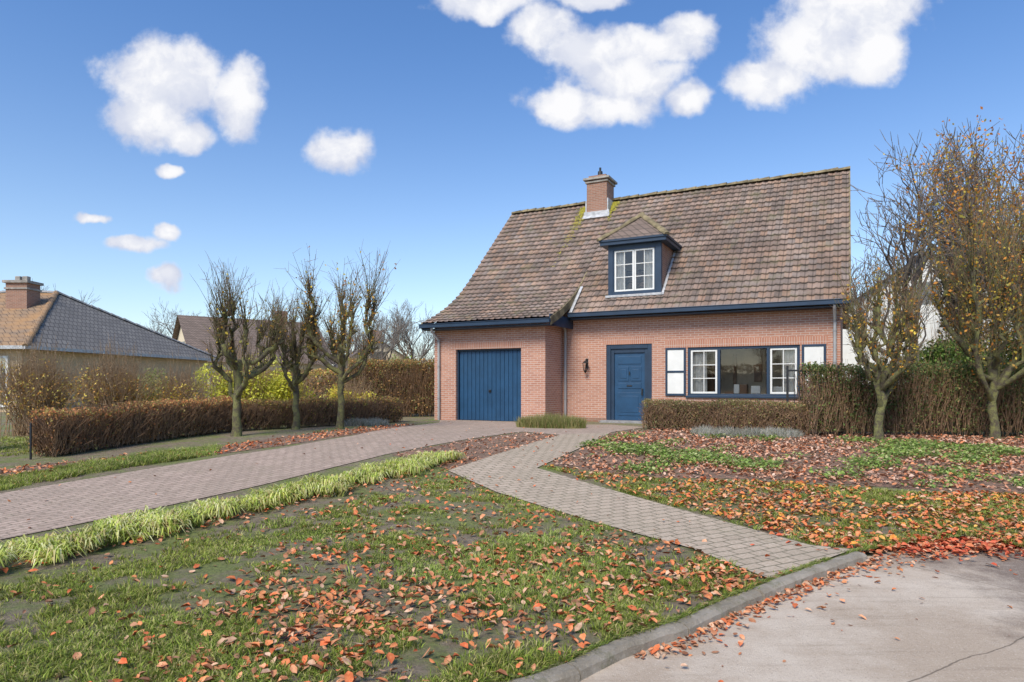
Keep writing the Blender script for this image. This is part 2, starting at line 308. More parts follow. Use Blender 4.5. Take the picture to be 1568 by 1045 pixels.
# ---------------- the house ----------------
TH=math.radians(-26.98)
H=empty('brick_house',(3.43,19.3,0),TH); B0=0.42
def wall(name,x0,x1,z0,z1,holes,y,rev,mat,parent):
    xs=sorted({x0,x1}|{h[0] for h in holes}|{h[1] for h in holes}); zs=sorted({z0,z1}|{h[2] for h in holes}|{h[3] for h in holes})
    V=[];Fc=[]
    def q(*p): b=len(V); V.extend(p); Fc.append([b,b+1,b+2,b+3])
    for i in range(len(xs)-1):
        for j in range(len(zs)-1):
            cx=(xs[i]+xs[i+1])/2; cz=(zs[j]+zs[j+1])/2
            if any(h[0]<cx<h[1] and h[2]<cz<h[3] for h in holes): continue
            q((xs[i],y,zs[j]),(xs[i+1],y,zs[j]),(xs[i+1],y,zs[j+1]),(xs[i],y,zs[j+1]))
    for a,b,c,d_ in holes:
        q((a,y,c),(a,y+rev,c),(a,y+rev,d_),(a,y,d_)); q((b,y,c),(b,y,d_),(b,y+rev,d_),(b,y+rev,c))
        q((a,y,d_),(a,y+rev,d_),(b,y+rev,d_),(b,y,d_)); q((a,y,c),(b,y,c),(b,y+rev,c),(a,y+rev,c))
    return pmesh(name,V,Fc,mat,parent)
DOOR=(-.70,.68,B0,2.80); WIN=(1.70,4.60,1.30,2.66); GAR=(-5.13,-2.87,B0,2.70)
RX0,RX1,RS=-6.12,5.76,-1.75
wall('front_wall',-2.09,5.55,B0,3.95,[DOOR,WIN],0,.16,M_brick,H)
wall('garage_wall',-5.92,-2.09,B0,3.50,[GAR],-1.33,.2,M_brick,H)
RZ=8.35; SL=.95
def mz(y): return RZ-(4.5-y)*SL
flare=[(4.5,RZ),(1.2,mz(1.2)),(.5,4.62),(-.3,4.12),(-1.0,3.78),(-1.74,3.50)]
pmesh('garage_side_wall',[(-2.09,-1.33,B0),(-2.09,0,B0),(-2.09,.5,B0),(-2.09,.5,4.5),(-2.09,-.3,4.02),(-2.09,-1.33,3.58)],[[0,1,2,3,4,5]],M_brick,H)
pmesh('gable_wall_right',[(5.55,0,B0),(5.55,9,B0),(5.55,9,4.0),(5.55,4.5,8.2),(5.55,0,4.0)],[[0,1,2,3,4]],M_brick,H)
pmesh('gable_wall_left',[(-5.92,-1.33,B0),(-5.92,9,B0),(-5.92,9,4.0),(-5.92,4.5,8.2),(-5.92,.5,4.5),(-5.92,-.3,4.0),(-5.92,-1.33,3.55)],[[6,5,4,3,2,1,0]],M_brick,H)
pmesh('back_wall',[(-5.92,9,B0),(5.55,9,B0),(5.55,9,4),(-5.92,9,4)],[[3,2,1,0]],M_brick,H)
def roof_patch(name,x0,x1,prof,seed):
    r=np.random.default_rng(seed); prof=np.array(prof,float); seg=np.linalg.norm(np.diff(prof,axis=0),axis=1); S=np.r_[0,np.cumsum(seg)]; Lt=S[-1]
    nC=int(round(Lt/.285)); tl=Lt/nC; tw=.20; nT=int(round((x1-x0)/tw)); tw=(x1-x0)/nT; sub=6
    xs=x0+np.arange(nT*sub+1)*tw/sub; ph=(np.arange(nT*sub+1)%sub)/sub
    wave=.024*(np.clip(np.cos((ph-.12)*2*math.pi),0,1)**.8)+.004*np.cos(ph*4*math.pi)
    rows=[]
    for k in range(nC): rows+= [(k*tl+1e-3,.0,k),((k+.5)*tl,.022,k),((k+1)*tl,.046,k)]
    V=[];Fc=[];C=[]; nx=len(xs)
    pal=np.array([(.255,.18,.14),(.225,.16,.125),(.28,.195,.15),(.195,.145,.118),(.30,.195,.138),(.235,.18,.15)])
    tc=pal[r.integers(0,len(pal),(nC,nT))]*r.uniform(.88,1.12,(nC,nT,1))*r.uniform(.94,1.06,(nC,1,1))
    jit=r.normal(0,.004,(nC,nT+1))
    for (s_,h,k) in rows:
        y=np.interp(s_,S,prof[:,0]); z=np.interp(s_,S,prof[:,1])
        i=min(np.searchsorted(S,s_,side='right')-1,len(seg)-1); dd=(prof[i+1]-prof[i])/seg[i]; nn=np.array([-dd[1],dd[0]])
        if nn[1]<0: nn=-nn
        hh=h+wave+np.repeat(jit[k],sub)[:nx]*(h/.046)
        sag=.03*np.sin(xs*.9+1)*math.sin(math.pi*s_/Lt)
        V.append(np.stack([xs,y+nn[0]*(hh+sag),z+nn[1]*(hh+sag)],1))
    gap=np.ones(nT*sub); gap[sub//2::sub]=.62
    for j in range(len(rows)-1):
        k=rows[j+1][2]; a=j*nx+np.arange(nx-1); Fc.append(np.stack([a,a+nx,a+nx+1,a+1],1))
        c=np.repeat(tc[k],sub,axis=0)*gap[:,None]
        if rows[j][2]!=rows[j+1][2]: c=c*.25  # step faces between courses darkened: tile lip shade painted into the colour
        C.append(c)
    return raw_mesh(name,np.concatenate(V),np.concatenate(Fc),M_tile,np.concatenate(C),'FACE',parent=H)
roof_patch('roof_left',RX0,RS,flare,1)
roof_patch('roof_right',RS,RX1,[(4.5,RZ),(-.40,mz(-.40))],2)
roof_patch('roof_back',RX0,RX1,[(4.5,RZ),(9.4,RZ-4.9*SL)],3)
def ridge_tiles(name,p0,p1,r,parent,mat=M_ridge):
    p0=np.array(p0,float);p1=np.array(p1,float); L=np.linalg.norm(p1-p0); n=max(1,int(round(L/.34))); D=(p1-p0)/L
    side=norm(np.cross(D,[0,0,1.])); up=np.cross(side,D); V=[];Fc=[]
    for k in range(n):
        rr=r*random.uniform(.9,1.1); o_=random.uniform(-.012,.012)
        for (q,ra) in ((k/n,rr*.86),((k+1)/n+.03/L,rr*1.12)):
            c=p0+(p1-p0)*q+up*o_
            for j in range(7):
                a=math.pi*j/6; V.append(c+side*math.cos(a)*ra+up*(math.sin(a)*ra*.85-.015))
        b=k*14
        for j in range(6): Fc.append([b+j,b+j+1,b+8+j,b+7+j])
        Fc.append([b+7+j for j in range(7)]); Fc.append([b+6-j for j in range(7)])
    return pmesh(name,V,Fc,mat,parent)
ridge_tiles('ridge_tiles',(RX0,4.5,RZ+.03),(RX1,4.5,RZ+.03),.13,H)
def verge(name,x,prof,h,w,mat):
    V=[];Fc=[]
    for (y,z) in prof: V+=[(x,y,z+.035),(x,y,z-h),(x+w,y,z-h),(x+w,y,z+.035)]
    for i in range(len(prof)-1):
        b=i*4
        for k in range(4): Fc.append([b+k,b+(k+1)%4,b+4+(k+1)%4,b+4+k])
    Fc.append([0,1,2,3]); Fc.append([len(V)-1,len(V)-2,len(V)-3,len(V)-4]); pmesh(name,V,Fc,mat,H)
verge('verge_left',RX0-.03,flare,.16,.05,M_ridge); verge('verge_right',RX1-.02,[(4.5,RZ),(-.4,mz(-.4))],.16,.05,M_ridge)
verge('verge_flare',RS-.03,flare[1:],.20,.05,M_ridge)
V=[]
for y in (.55,-.4): V+=[(RS+.02,y,mz(y)+.085),(RS+.11,y,mz(y)+.08)]
pmesh('valley_flashing',V,[[0,1,3,2]],M_lead,H)
boxes('main_gutter',[(RS+.02,RX1+.02,-.52,-.39,3.62,3.74),(RS+.02,RX1+.02,-.54,-.385,3.73,3.75),(RS+.03,RX1,-.388,.0,3.56,3.60)],M_navy,H,.008)
boxes('garage_gutter',[(RX0-.02,RS+.02,-1.88,-1.75,3.36,3.47),(RX0-.02,RS+.02,-1.90,-1.745,3.465,3.485),(RX0,RS,-1.748,-1.33,3.30,3.34),(RS-.04,RS,-1.748,-.0,3.30,3.62),(RX0,RX0+.04,-1.748,-1.3,3.34,3.5),(-2.09,RS-.04,-1.33,0,3.44,3.47)],M_navy,H,.008)
tb=Tubes()
for (x,y,zt,yo) in ((-5.72,-1.39,3.30,-1.8),(-1.98,-.08,3.56,-.45),(5.42,-.08,3.56,-.45)):
    tb.add([(x,yo,zt+.06),(x,yo+.02,zt-.05),(x,y,zt-.28),(x,y,zt-.4),(x,y,.45)],[.04]*5,10)
    for z in (1.2,2.2,3.0): tb.add([(x,y,z-.02),(x,y,z+.02)],[.05,.05],10)
tb.obj('downpipes',M_zinc,H)
boxes('lintels',[(-.78,.76,-.004,.05,2.80,3.01),(1.05,5.26,-.004,.05,2.66,2.87),(-5.2,-2.80,-1.334,-1.28,2.70,2.91)],M_sold,H)
boxes('plinth_brick',[(.70,5.56,-.012,.02,.40,.62),(-2.09,-.72,-.012,.02,.40,.62)],M_chim,H)
fx=.02
boxes('door_frame',[(-.70,-.57,fx,.14,.5,2.80),(.55,.68,fx,.14,.5,2.80),(-.57,.55,fx,.14,2.67,2.80),(-.57,-.47,.06,.15,.5,2.67),(.45,.55,.06,.15,.5,2.67),(-.47,.45,.06,.15,2.55,2.67)],M_navy,H,.006)
boxes('front_door',[(-.47,.45,.10,.15,.56,2.55),(-.36,.34,.085,.10,2.22,2.45),(-.36,.34,.085,.10,1.50,1.66),(-.36,-.04,.085,.10,1.72,2.14),(.02,.34,.085,.10,1.72,2.14),(-.36,.34,.085,.10,.70,1.38),(-.28,.26,.075,.085,.80,1.28),(-.30,-.10,.075,.085,1.80,2.06),(.08,.28,.075,.085,1.80,2.06)],M_blue,H,.006)
boxes('door_handle',[(.36,.40,.04,.10,1.46,1.50),(.36,.40,.03,.05,1.30,1.50),(-.09,.07,.07,.085,1.56,1.60),(-.02,.01,.05,.075,1.90,2.0)],M_black,H,.004)
boxes('door_step',[(-.78,.76,-.38,.10,.40,.56)],M_stone,H,.01)
L=[]; w=(GAR[1]-GAR[0]-.12)/15
for i in range(15): x=GAR[0]+.06+i*w; L.append((x+.006,x+w-.006,-1.19,-1.15,.52,2.64))
boxes('garage_door',L,M_blue,H,.005)
boxes('garage_door_frame',[(GAR[0],GAR[0]+.05,-1.24,-1.12,.45,2.70),(GAR[1]-.05,GAR[1],-1.24,-1.12,.45,2.70),(GAR[0]+.05,GAR[1]-.05,-1.24,-1.12,2.645,2.70),(GAR[0],GAR[1],-1.148,-1.12,.45,2.7)],M_navy,H)
boxes('garage_door_handle',[(-4.03,-3.95,-1.22,-1.19,1.38,1.46),(-4.01,-3.97,-1.25,-1.22,1.40,1.44)],M_black,H,.004)
def casement(x0,x1,z0,z1,y,cols,rows,L,b=.05,m=.022):
    L+=[(x0,x0+b,y,y+.05,z0,z1),(x1-b,x1,y,y+.05,z0,z1),(x0+b,x1-b,y,y+.05,z0,z0+b),(x0+b,x1-b,y,y+.05,z1-b,z1)]
    for i in range(1,cols): x=x0+b+(x1-x0-2*b)*i/cols; L.append((x-m/2,x+m/2,y+.01,y+.04,z0+b,z1-b))
    for j in range(1,rows): z=z0+b+(z1-z0-2*b)*j/rows; L.append((x0+b,x1-b,y+.012,y+.038,z-m/2,z+m/2))
a,b_,c,d_=WIN
boxes('window_frame',[(a,a+.07,.03,.13,c,d_),(b_-.07,b_,.03,.13,c,d_),(a+.07,b_-.07,.03,.13,c,c+.06),(a+.07,b_-.07,.03,.13,d_-.07,d_),(2.50,2.58,.03,.13,c+.06,d_-.07),(3.78,3.86,.03,.13,c+.06,d_-.07),(a-.05,b_+.05,-.06,.05,c-.05,c+.01)],M_navy,H,.005)
L=[]; casement(a+.075,2.495,c+.065,d_-.075,.05,2,3,L); casement(3.865,b_-.075,c+.065,d_-.075,.05,2,3,L); boxes('casement_windows',L,M_white,H,.003)
pmesh('window_glass',[(a+.05,.09,c+.03),(b_-.05,.09,c+.03),(b_-.05,.09,d_-.03),(a+.05,.09,d_-.03)],[[0,1,2,3]],M_glass,H)
L=[];Wp=[]
for (x0,x1) in ((1.08,1.655),(4.645,5.22)):
    L+=[(x0,x0+.06,-.045,-.005,1.30,2.66),(x1-.06,x1,-.045,-.005,1.30,2.66),(x0+.06,x1-.06,-.045,-.005,1.30,1.36),(x0+.06,x1-.06,-.045,-.005,2.60,2.66),(x0+.06,x1-.06,-.045,-.005,1.95,2.01)]
    Wp+=[(x0+.06,x1-.06,-.03,-.008,1.36,1.95),(x0+.06,x1-.06,-.03,-.008,2.01,2.60)]
boxes('shutter_frames',L,M_navy,H,.004); boxes('shutter_panels',Wp,M_white,H)
boxes('room',[(1.0,5.5,1.5,1.55,.5,3.0),(1.0,1.05,.2,1.5,.5,3.0),(1.05,5.5,.2,1.5,3.0,3.05),(1.05,5.5,.2,1.5,.5,.55)],M_int,H)
boxes('room_furniture',[(1.6,2.2,1.2,1.48,.55,2.3),(2.72,2.80,1.40,1.49,.55,2.5),(3.62,3.70,1.40,1.49,.55,2.5),(2.85,3.15,1.0,1.3,.55,1.62),(3.3,3.5,1.42,1.49,1.7,2.2),(2.65,3.0,.35,.5,1.33,1.42)],M_wood,H)
boxes('sill_ornaments',[(3.35,3.6,.25,.4,1.36,1.58),(2.9,3.05,.25,.35,1.36,1.62),(3.9,4.4,.25,.3,1.36,1.56)],M_white,H,.02)
def curtain(x0,x1,z0,z1,y,name):
    xs=np.linspace(x0,x1,int((x1-x0)*60)); V=[(x,y+.03*math.sin(x*42),z) for z in (z0,z1) for x in xs]; n=len(xs)
    pmesh(name,V,[[i,i+1,n+i+1,n+i] for i in range(n-1)],M_curt,H,True)
curtain(1.72,2.20,1.3,2.7,.2,'curtain_left'); curtain(4.15,4.58,1.3,2.7,.2,'curtain_right')
cx0,cx1,cy0,cy1=-2.74,-1.98,3.82,4.62
boxes('chimney_stack',[(cx0,cx1,cy0,cy1,7.3,9.02)],M_chim,H)
boxes('chimney_cap',[(cx0-.05,cx1+.05,cy0-.05,cy1+.05,8.92,8.985),(cx0-.11,cx1+.11,cy0-.11,cy1+.11,9.02,9.10)],M_cap,H,.01)
boxes('chimney_top',[(cx0+.05,cx1-.05,cy0+.05,cy1-.05,9.10,9.20)],M_chim,H)
tb=Tubes(); tb.add([(-2.36,4.2,9.2),(-2.36,4.2,9.42)],[.10,.085],10); tb.add([(-2.36,4.2,9.40),(-2.36,4.2,9.56)],[.04,.04],8); tb.obj('chimney_pot',M_black,H)
boxes('chimney_flashing',[(cx0-.10,cx1+.10,cy0-.05,cy0-.005,7.70,7.88),(cx0-.06,cx0-.004,cy0,4.45,7.7,8.30)],M_lead,H,.01)
boxes('chimney_flashing_side',[(cx1+.004,cx1+.05,cy0,4.5,7.72,8.32)],M_lead,H,.01)
V=[(cx0-.12,cy0-.18,mz(cy0-.18)+.08),(cx1+.12,cy0-.18,mz(cy0-.18)+.08),(cx1+.12,cy0-.02,mz(cy0-.02)+.085),(cx0-.12,cy0-.02,mz(cy0-.02)+.085)]
pmesh('chimney_apron',V,[[0,1,2,3]],M_lead,H)
n=1100; xx=np.concatenate([cx0-.18+rng.normal(0,.11,n//2),cx1+.16+rng.normal(0,.07,n//2)]); yy=np.concatenate([4.3-rng.exponential(.5,n//2),4.35-rng.exponential(.2,n//2)])
xx[:n//2]-= (4.3-yy[:n//2])*.05
yy=np.clip(yy,1.5,4.4)
Pm=np.stack([xx,yy,RZ-(4.5-yy)*SL+.075],1); Nn=norm(np.array([[0,-SL,1.]])+rng.normal(0,.15,(n,3)))
V,Fq,C=leaf4(Pm,rng.uniform(.03,.07,n),Nn,pick([(.42,.36,.05),(.3,.28,.05)],n,gain=1)); raw_mesh('roof_lichen',V,Fq,M_gleaf,C,parent=H)
# dormer
dx0,dx1,dy=-.68,.90,.15; zb,zt=4.24,5.80
yb=lambda z:4.5-(RZ-z)/SL
pmesh('dormer_cheeks',[(dx1,dy,zb),(dx1,dy,zt),(dx1,yb(zt),zt),(dx0,dy,zb),(dx0,dy,zt),(dx0,yb(zt),zt)],[[0,2,1],[3,4,5]],M_chim,H)
boxes('dormer_frame',[(dx0,dx0+.15,dy-.03,dy+.1,zb,zt-.05),(dx1-.15,dx1+.02,dy-.03,dy+.1,zb,zt-.05),(dx0+.15,dx1-.15,dy-.03,dy+.1,zb,zb+.14),(dx0+.15,dx1-.15,dy-.03,dy+.1,zt-.2,zt-.05),(dx0+.15,dx0+.19,dy-.01,dy+.1,zb+.14,zt-.2),(dx1-.19,dx1-.15,dy-.01,dy+.1,zb+.14,zt-.2)],M_navy,H,.006)
L=[]; casement(dx0+.19,.105,zb+.14,zt-.2,dy+.0,2,3,L); casement(.115,dx1-.19,zb+.14,zt-.2,dy+.0,2,3,L); boxes('dormer_casements',L,M_white,H,.003)
pmesh('dormer_glass',[(dx0+.1,dy+.035,zb+.1),(dx1-.1,dy+.035,zb+.1),(dx1-.1,dy+.035,zt-.1),(dx0+.1,dy+.035,zt-.1)],[[0,1,2,3]],M_glass,H)
boxes('dormer_room',[(dx0,dx1,1.0,1.05,zb,zt)],M_int,H)
curtain(dx0+.2,dx0+.5,zb+.1,zt-.1,dy+.12,'dormer_curtain_left'); curtain(dx1-.5,dx1-.2,zb+.1,zt-.1,dy+.12,'dormer_curtain_right')
boxes('dormer_eaves',[(dx0-.20,dx1+.20,dy-.2,dy-.15,zt-.05,zt+.10),(dx1+.15,dx1+.20,dy-.15,yb(zt),zt-.05,zt+.10),(dx0-.20,dx0-.15,dy-.15,yb(zt),zt-.05,zt+.10),(dx0-.15,dx1+.15,dy-.15,yb(zt),zt-.05,zt-.01)],M_navy,H,.006)
boxes('dormer_eaves_lip',[(dx0-.23,dx1+.23,dy-.235,dy-.203,zt+.05,zt+.115),(dx1+.203,dx1+.235,dy-.2,yb(zt),zt+.05,zt+.115)],M_navy,H,.004)
boxes('dormer_sill',[(dx0-.06,dx1+.06,dy-.12,dy-.031,zb-.04,zb+.03)],M_lead,H,.006)
V=[(dx1+.03,dy-.1,mz(dy-.1)+.09),(dx1+.03,yb(zt),zt+.09),(dx1+.10,yb(zt),zt+.085),(dx1+.10,dy-.1,mz(dy-.1)+.085)]
pmesh('dormer_side_flashing',V,[[0,3,2,1]],M_lead,H)
ze=zt+.10; ax=.11; az=6.80; ay=1.0
V=[(dx0-.24,dy-.24,ze),(dx1+.24,dy-.24,ze),(ax,ay,az),(dx1+.24,yb(ze)+.1,ze),(ax,yb(az)+.1,az),(dx0-.24,yb(ze)+.1,ze)]
pmesh('dormer_roof',V,[[0,1,2],[1,3,4,2],[0,2,4,5]],M_tflat,H)
ridge_tiles('dormer_hip_tiles',V[0],V[2],.10,H); ridge_tiles('dormer_hip_tiles_right',V[1],V[2],.10,H); ridge_tiles('dormer_ridge_tiles',V[2],V[4],.10,H)
LT=empty('wall_lantern',(0,0,0)); LT.parent=H
tb=Tubes(); tb.add([(-1.3,0,2.32),(-1.3,-.08,2.38),(-1.3,-.16,2.36),(-1.3,-.16,2.30)],[.012]*4,6); tb.add([(-1.3,-.16,2.34),(-1.3,-.16,2.30),(-1.3,-.16,2.26)],[.01,.06,.09],6)
tb.add([(-1.3,-.16,2.04),(-1.3,-.16,2.01),(-1.3,-.16,1.96)],[.06,.045,.01],6); tb.add([(-1.3,-.004,2.1),(-1.3,-.004,2.4)],[.04,.04],6)
for k in range(6):
    a=k*math.pi/3; tb.add([(-1.3+.055*math.cos(a),-.16+.055*math.sin(a),2.04),(-1.3+.085*math.cos(a),-.16+.085*math.sin(a),2.26)],[.008,.008],4)
tb.obj('lantern_frame',M_black,LT,False)
# ---------------- neighbour houses ----------------
NB=empty('neighbour_bungalow')
c0=(-20.1,27.);c1=(-18.5,40.);c2=(-44,27.);c3=(-44,41.); zf,zg=.4,3.15
pmesh('walls',[(c0[0],c0[1],zf),(c1[0],c1[1],zf),(c1[0],c1[1],zg),(c0[0],c0[1],zg),(c2[0],c2[1],zf),(c2[0],c2[1],zg),(c3[0],c3[1],zf),(c3[0],c3[1],zg)],[[0,1,2,3],[4,0,3,5],[1,6,7,2],[6,4,5,7]],M_beige,NB)
o=.5; e0=(c0[0]+o,c0[1]-o);e1=(c1[0]+o,c1[1]+o);e2=(c2[0],c2[1]-o);e3=(c3[0],c3[1]+o); ap=(-23.4,33.8,6.35); ap2=(-44,33.8,6.35)
pmesh('roof_east',[(*e0,3.2),(*e1,3.2),ap,(*e3,3.2),ap2],[[0,1,2],[1,3,4,2]],M_tgrey,NB)
pmesh('roof_south',[(*e2,3.2),(*e0,3.2),ap,ap2],[[0,1,2,3]],M_tmoss,NB)
ridge_tiles('hip_tiles',(*e0,3.2),ap,.13,NB,M_tmoss); ridge_tiles('hip_tiles_back',(*e1,3.2),ap,.13,NB,M_stone); ridge_tiles('ridge',ap,ap2,.13,NB,M_stone)
V=[]
for (x,y) in (e2,e0,e1): V+=[(x,y,3.06),(x,y,3.20)]
pmesh('fascia',V,[[0,2,3,1],[2,4,5,3]],M_lead,NB)
pmesh('soffit',[(*e2,3.07),(*e0,3.07),(*e1,3.07),(*c1,3.07),(*c0,3.07),(*c2,3.07)],[[0,1,4,5],[1,2,3,4]],M_wood,NB)
boxes('chimney',[(-24.0,-23.0,31.2,32.1,5.0,6.45)],M_chim,NB); boxes('chimney_cap',[(-24.1,-22.9,31.1,32.2,6.45,6.57),(-24.05,-22.95,31.15,32.15,6.15,6.23)],M_cap,NB)
boxes('chimney_pots',[(-23.8,-23.55,31.5,31.75,6.57,6.82),(-23.45,-23.2,31.5,31.75,6.57,6.82)],M_cap,NB,.03)
boxes('window',[(-22.2,-20.7,26.93,26.99,.8,2.7)],M_glass,NB); boxes('window_back',[(-22.15,-20.75,26.995,26.998,.8,2.7)],M_curt,NB); boxes('window_frame',[(-22.3,-22.2,26.9,27.0,.7,2.8),(-21.5,-21.4,26.9,26.99,.8,2.7),(-20.7,-20.6,26.9,27.0,.7,2.8),(-22.2,-20.7,26.9,27.0,2.7,2.8),(-22.2,-20.7,26.9,27.0,.7,.8)],M_white,NB)
def gable_house(name,cx,cy,w,dp,wh,rh,rz,wm,rm):
    E=empty(name,(cx,cy,.4),rz); x,y=w/2,dp/2
    pmesh('walls',[(-x,-y,0),(x,-y,0),(x,y,0),(-x,y,0),(-x,-y,wh),(x,-y,wh),(x,y,wh),(-x,y,wh),(-x,0,rh-.1),(x,0,rh-.1)],[[0,1,5,4],[1,2,6,9,5],[2,3,7,6],[3,0,4,8,7]],wm,E)
    o=.4; dz=o*(rh-wh)/y
    pmesh('roof',[(-x-o,-y-o,wh-dz),(x+o,-y-o,wh-dz),(x+o,0,rh),(-x-o,0,rh),(x+o,y+o,wh-dz),(-x-o,y+o,wh-dz)],[[0,1,2,3],[3,2,4,5]],rm,E)
    L=[]
    for k in range(int(w/2.6)): xx=-x+1.0+k*2.6; L.append((xx,xx+1.1,-y-.03,-y+.02,.9,2.1))
    boxes('windows',L,M_glass,E)
    boxes('window_surrounds',[(a-.08,b+.08,c,d-.02,e-.08,f+.08) for a,b,c,d,e,f in L],M_white,E)
    boxes('chimney',[(x*.4,x*.4+.8,-.4,.4,rh-.8,rh+.8)],M_chim,E)
    boxes('gable_window',[(-x-.03,-x+.02,-.6,.6,wh+.2,wh+1.3),(x-.02,x+.03,-.6,.6,wh+.2,wh+1.3)],M_glass,E)
    return E
gable_house('cream_house',-21.0,53,10,8,3.2,6.5,math.radians(38),M_cream,M_tflat)
gable_house('cream_house',-11.8,56,6,7,2.6,4.9,math.radians(-70),M_cream,M_tflat)
gable_house('white_house',22.5,36,8,8,5.0,7.8,math.radians(60),M_white,M_tgrey)
gable_house('reflection_villa',-14,-34,12,9,3,7.5,0.1,M_beige,M_tgrey); gable_house('reflection_villa',16,-30,12,9,3,7.5,-.1,M_brick,M_tflat)  # unseen villas behind the camera, added for the window glass to reflect
# ---------------- trees ----------------
def pollard(name,u,v,Hh,spread,seed,nl,leafN,cols,trunk=.07,fork=.42,lw=None,shoot=1.0):
    x,y=gp(u,v); r=np.random.default_rng(seed); E=empty(name,(x,y,float(land(y))-.02)); tb=Tubes(); SP0=[];SP1=[]
    ht=Hh*fork; top=np.array([r.normal(0,.05),r.normal(0,.05),ht])
    pts=[np.array([0,0,0.])]+[np.array([top[0]*k/8+r.normal(0,.018),top[1]*k/8+r.normal(0,.018),ht*k/8]) for k in range(1,9)]
    tb.add(pts,trunk*np.array([1.5,1.15,1.0,1.06,.92,1.05,.95,1.12,1.15]),9)
    ends=[]
    for i in range(nl):
        a=2*math.pi*i/nl+r.uniform(-.4,.4); st=pts[4+int(r.integers(0,5))]; rad=spread*r.uniform(.25,1.0)*.48; tz=Hh*r.uniform(.52,.74)
        p=[st.copy()]; m=8
        for k in range(1,m+1):
            f=k/m; q=np.array([math.cos(a)*rad*min(1,f*2.3)**.7,math.sin(a)*rad*min(1,f*2.3)**.7,0])
            p.append(np.array([q[0]+top[0],q[1]+top[1],st[2]+(tz-st[2])*f])+r.normal(0,.05,3))
        rr=np.linspace(trunk*.66,trunk*.45,m+1)*r.uniform(.8,1.3,m+1); rr[-1]*=1.6; tb.add(p,rr,7)
        for k in range(2,m+1):
            if r.uniform()<.5 and k<m:
                dk=norm(np.array([r.normal(),r.normal(),.6])); tb.add([p[k],p[k]+dk*.10,p[k]+dk*.17],[trunk*.4,trunk*.42,trunk*.2],6)
            ns=int(r.integers(4,9)) if k<m else int(r.integers(16,24))
            for _ in range(ns):
                dd=np.array([math.cos(a)*.22,math.sin(a)*.22,1.])+r.normal(0,.26,3); dd/=np.linalg.norm(dd); L=Hh*.27*shoot*r.uniform(.3,1.1)*(1 if k==m else .6)
                q0=p[k]+r.normal(0,.02,3); q1=q0+dd*L*.5; d2=dd+r.normal(0,.14,3)+np.array([0,0,.22]); q2=q1+d2/np.linalg.norm(d2)*L*.5
                tb.add([q0,q1,q2],[.009,.006,.003],3); ends.append((q0,q1,q2))
                for _ in range(3):
                    f=r.uniform(.1,1); q=q0+(q2-q0)*f; e=q+norm(dd+r.normal(0,.5,3))*L*.3; SP0.append(q);SP1.append(e)
    tb.obj('trunk_and_limbs',M_bark,E)
    V,Fq=straight_twigs(np.array(SP0),np.array(SP1),.004,.002); raw_mesh('twigs',V,Fq,M_twig,parent=E)
    if leafN:
        idx=r.integers(0,len(ends),leafN); f=r.uniform(0,1,(leafN,1)); A=np.array([e[0] for e in ends])[idx]; C_=np.array([e[2] for e in ends])[idx]
        P=A+(C_-A)*f+r.normal(0,.05,(leafN,3)); V,Fq,C=leaf4(P,r.uniform(.045,.085,leafN),norm(r.normal(size=(leafN,3))),pick(cols,leafN,.3,lw)); raw_mesh('leaves',V,Fq,M_leaf,C,parent=E)
    return E
AUT=[(.50,.20,.035),(.52,.27,.04),(.38,.15,.03),(.34,.20,.05)]
YEL=[(.50,.36,.05),(.36,.30,.05),(.48,.27,.04),(.24,.22,.05)]
pollard('pollarded_tree',362,668,3.95,1.65,11,8,190,YEL,.088)
pollard('pollarded_tree',453,658,3.6,1.3,12,7,130,YEL,.075)
pollard('pollarded_tree',520,657,4.5,1.7,13,8,850,YEL+AUT,.08)
pollard('pollarded_tree',1345,677,4.2,1.7,14,8,900,AUT+YEL,.08,.34)
pollard('pollarded_tree',1523,675,5.0,2.3,15,10,2100,AUT+YEL,.08,.34,shoot=1.3)
pollard('pollarded_tree',1660,672,6.2,3.0,16,10,1800,AUT,.085,.34,shoot=1.2)
def bare_tree_mesh(name,Hh,seed,lv=5,spread=.55):
    r=np.random.default_rng(seed); tb=Tubes(); P0=[];P1=[];tips=[]
    def rec(p,d_,L,rad,level):
        m=4; pts=[p]; q=p.copy(); dd=d_.copy()
        for k in range(m): dd=norm(dd+r.normal(0,.13,3)+np.array([0,0,.05])); q=q+dd*L/m; pts.append(q)
        if level>=lv-1:
            P0.append(pts[0]);P1.append(pts[2]);P0.append(pts[2]);P1.append(pts[4]); tips.append(pts[4]); tips.append(pts[2])
        else: tb.add(pts,np.linspace(rad,rad*.55,m+1),7 if level==0 else 4)
        if level<lv:
            nch=5 if level<2 else (4 if level<4 else 3)
            for i in range(nch):
                f=r.uniform(.35,1.0) if i else 1.0; idx=min(m,max(1,int(round(f*m))))
                ax=norm(r.normal(size=3)); nd=norm(dd*1.0+np.cross(dd,ax)*r.uniform(.5,1.1)*spread*1.8+np.array([0,0,.12]))
                rec(pts[idx],nd,L*r.uniform(.55,.78),rad*.52,level+1)
    rec(np.array([0,0,0.]),np.array([0,0,1.]),Hh*.34,Hh*.020,0)
    V1=np.concatenate(tb.V);F1=np.concatenate(tb.F); V2,F2=straight_twigs(np.array(P0),np.array(P1),.012*Hh/10,.005*Hh/10)
    Vv=np.concatenate([V1,V2]); k=Hh/Vv[:,2].max(); Vv*=k
    o_=raw_mesh(name,Vv,np.concatenate([F1,F2+len(V1)]),M_bark2); me=o_.data; bpy.data.objects.remove(o_)
    return me,np.array(tips)*k
tm1,tp1=bare_tree_mesh('bare_tree_a',10,21); tm2,tp2=bare_tree_mesh('bare_tree_b',10,22,5,.48); tm3,tp3=bare_tree_mesh('bare_tree_c',10,23,5,.65)
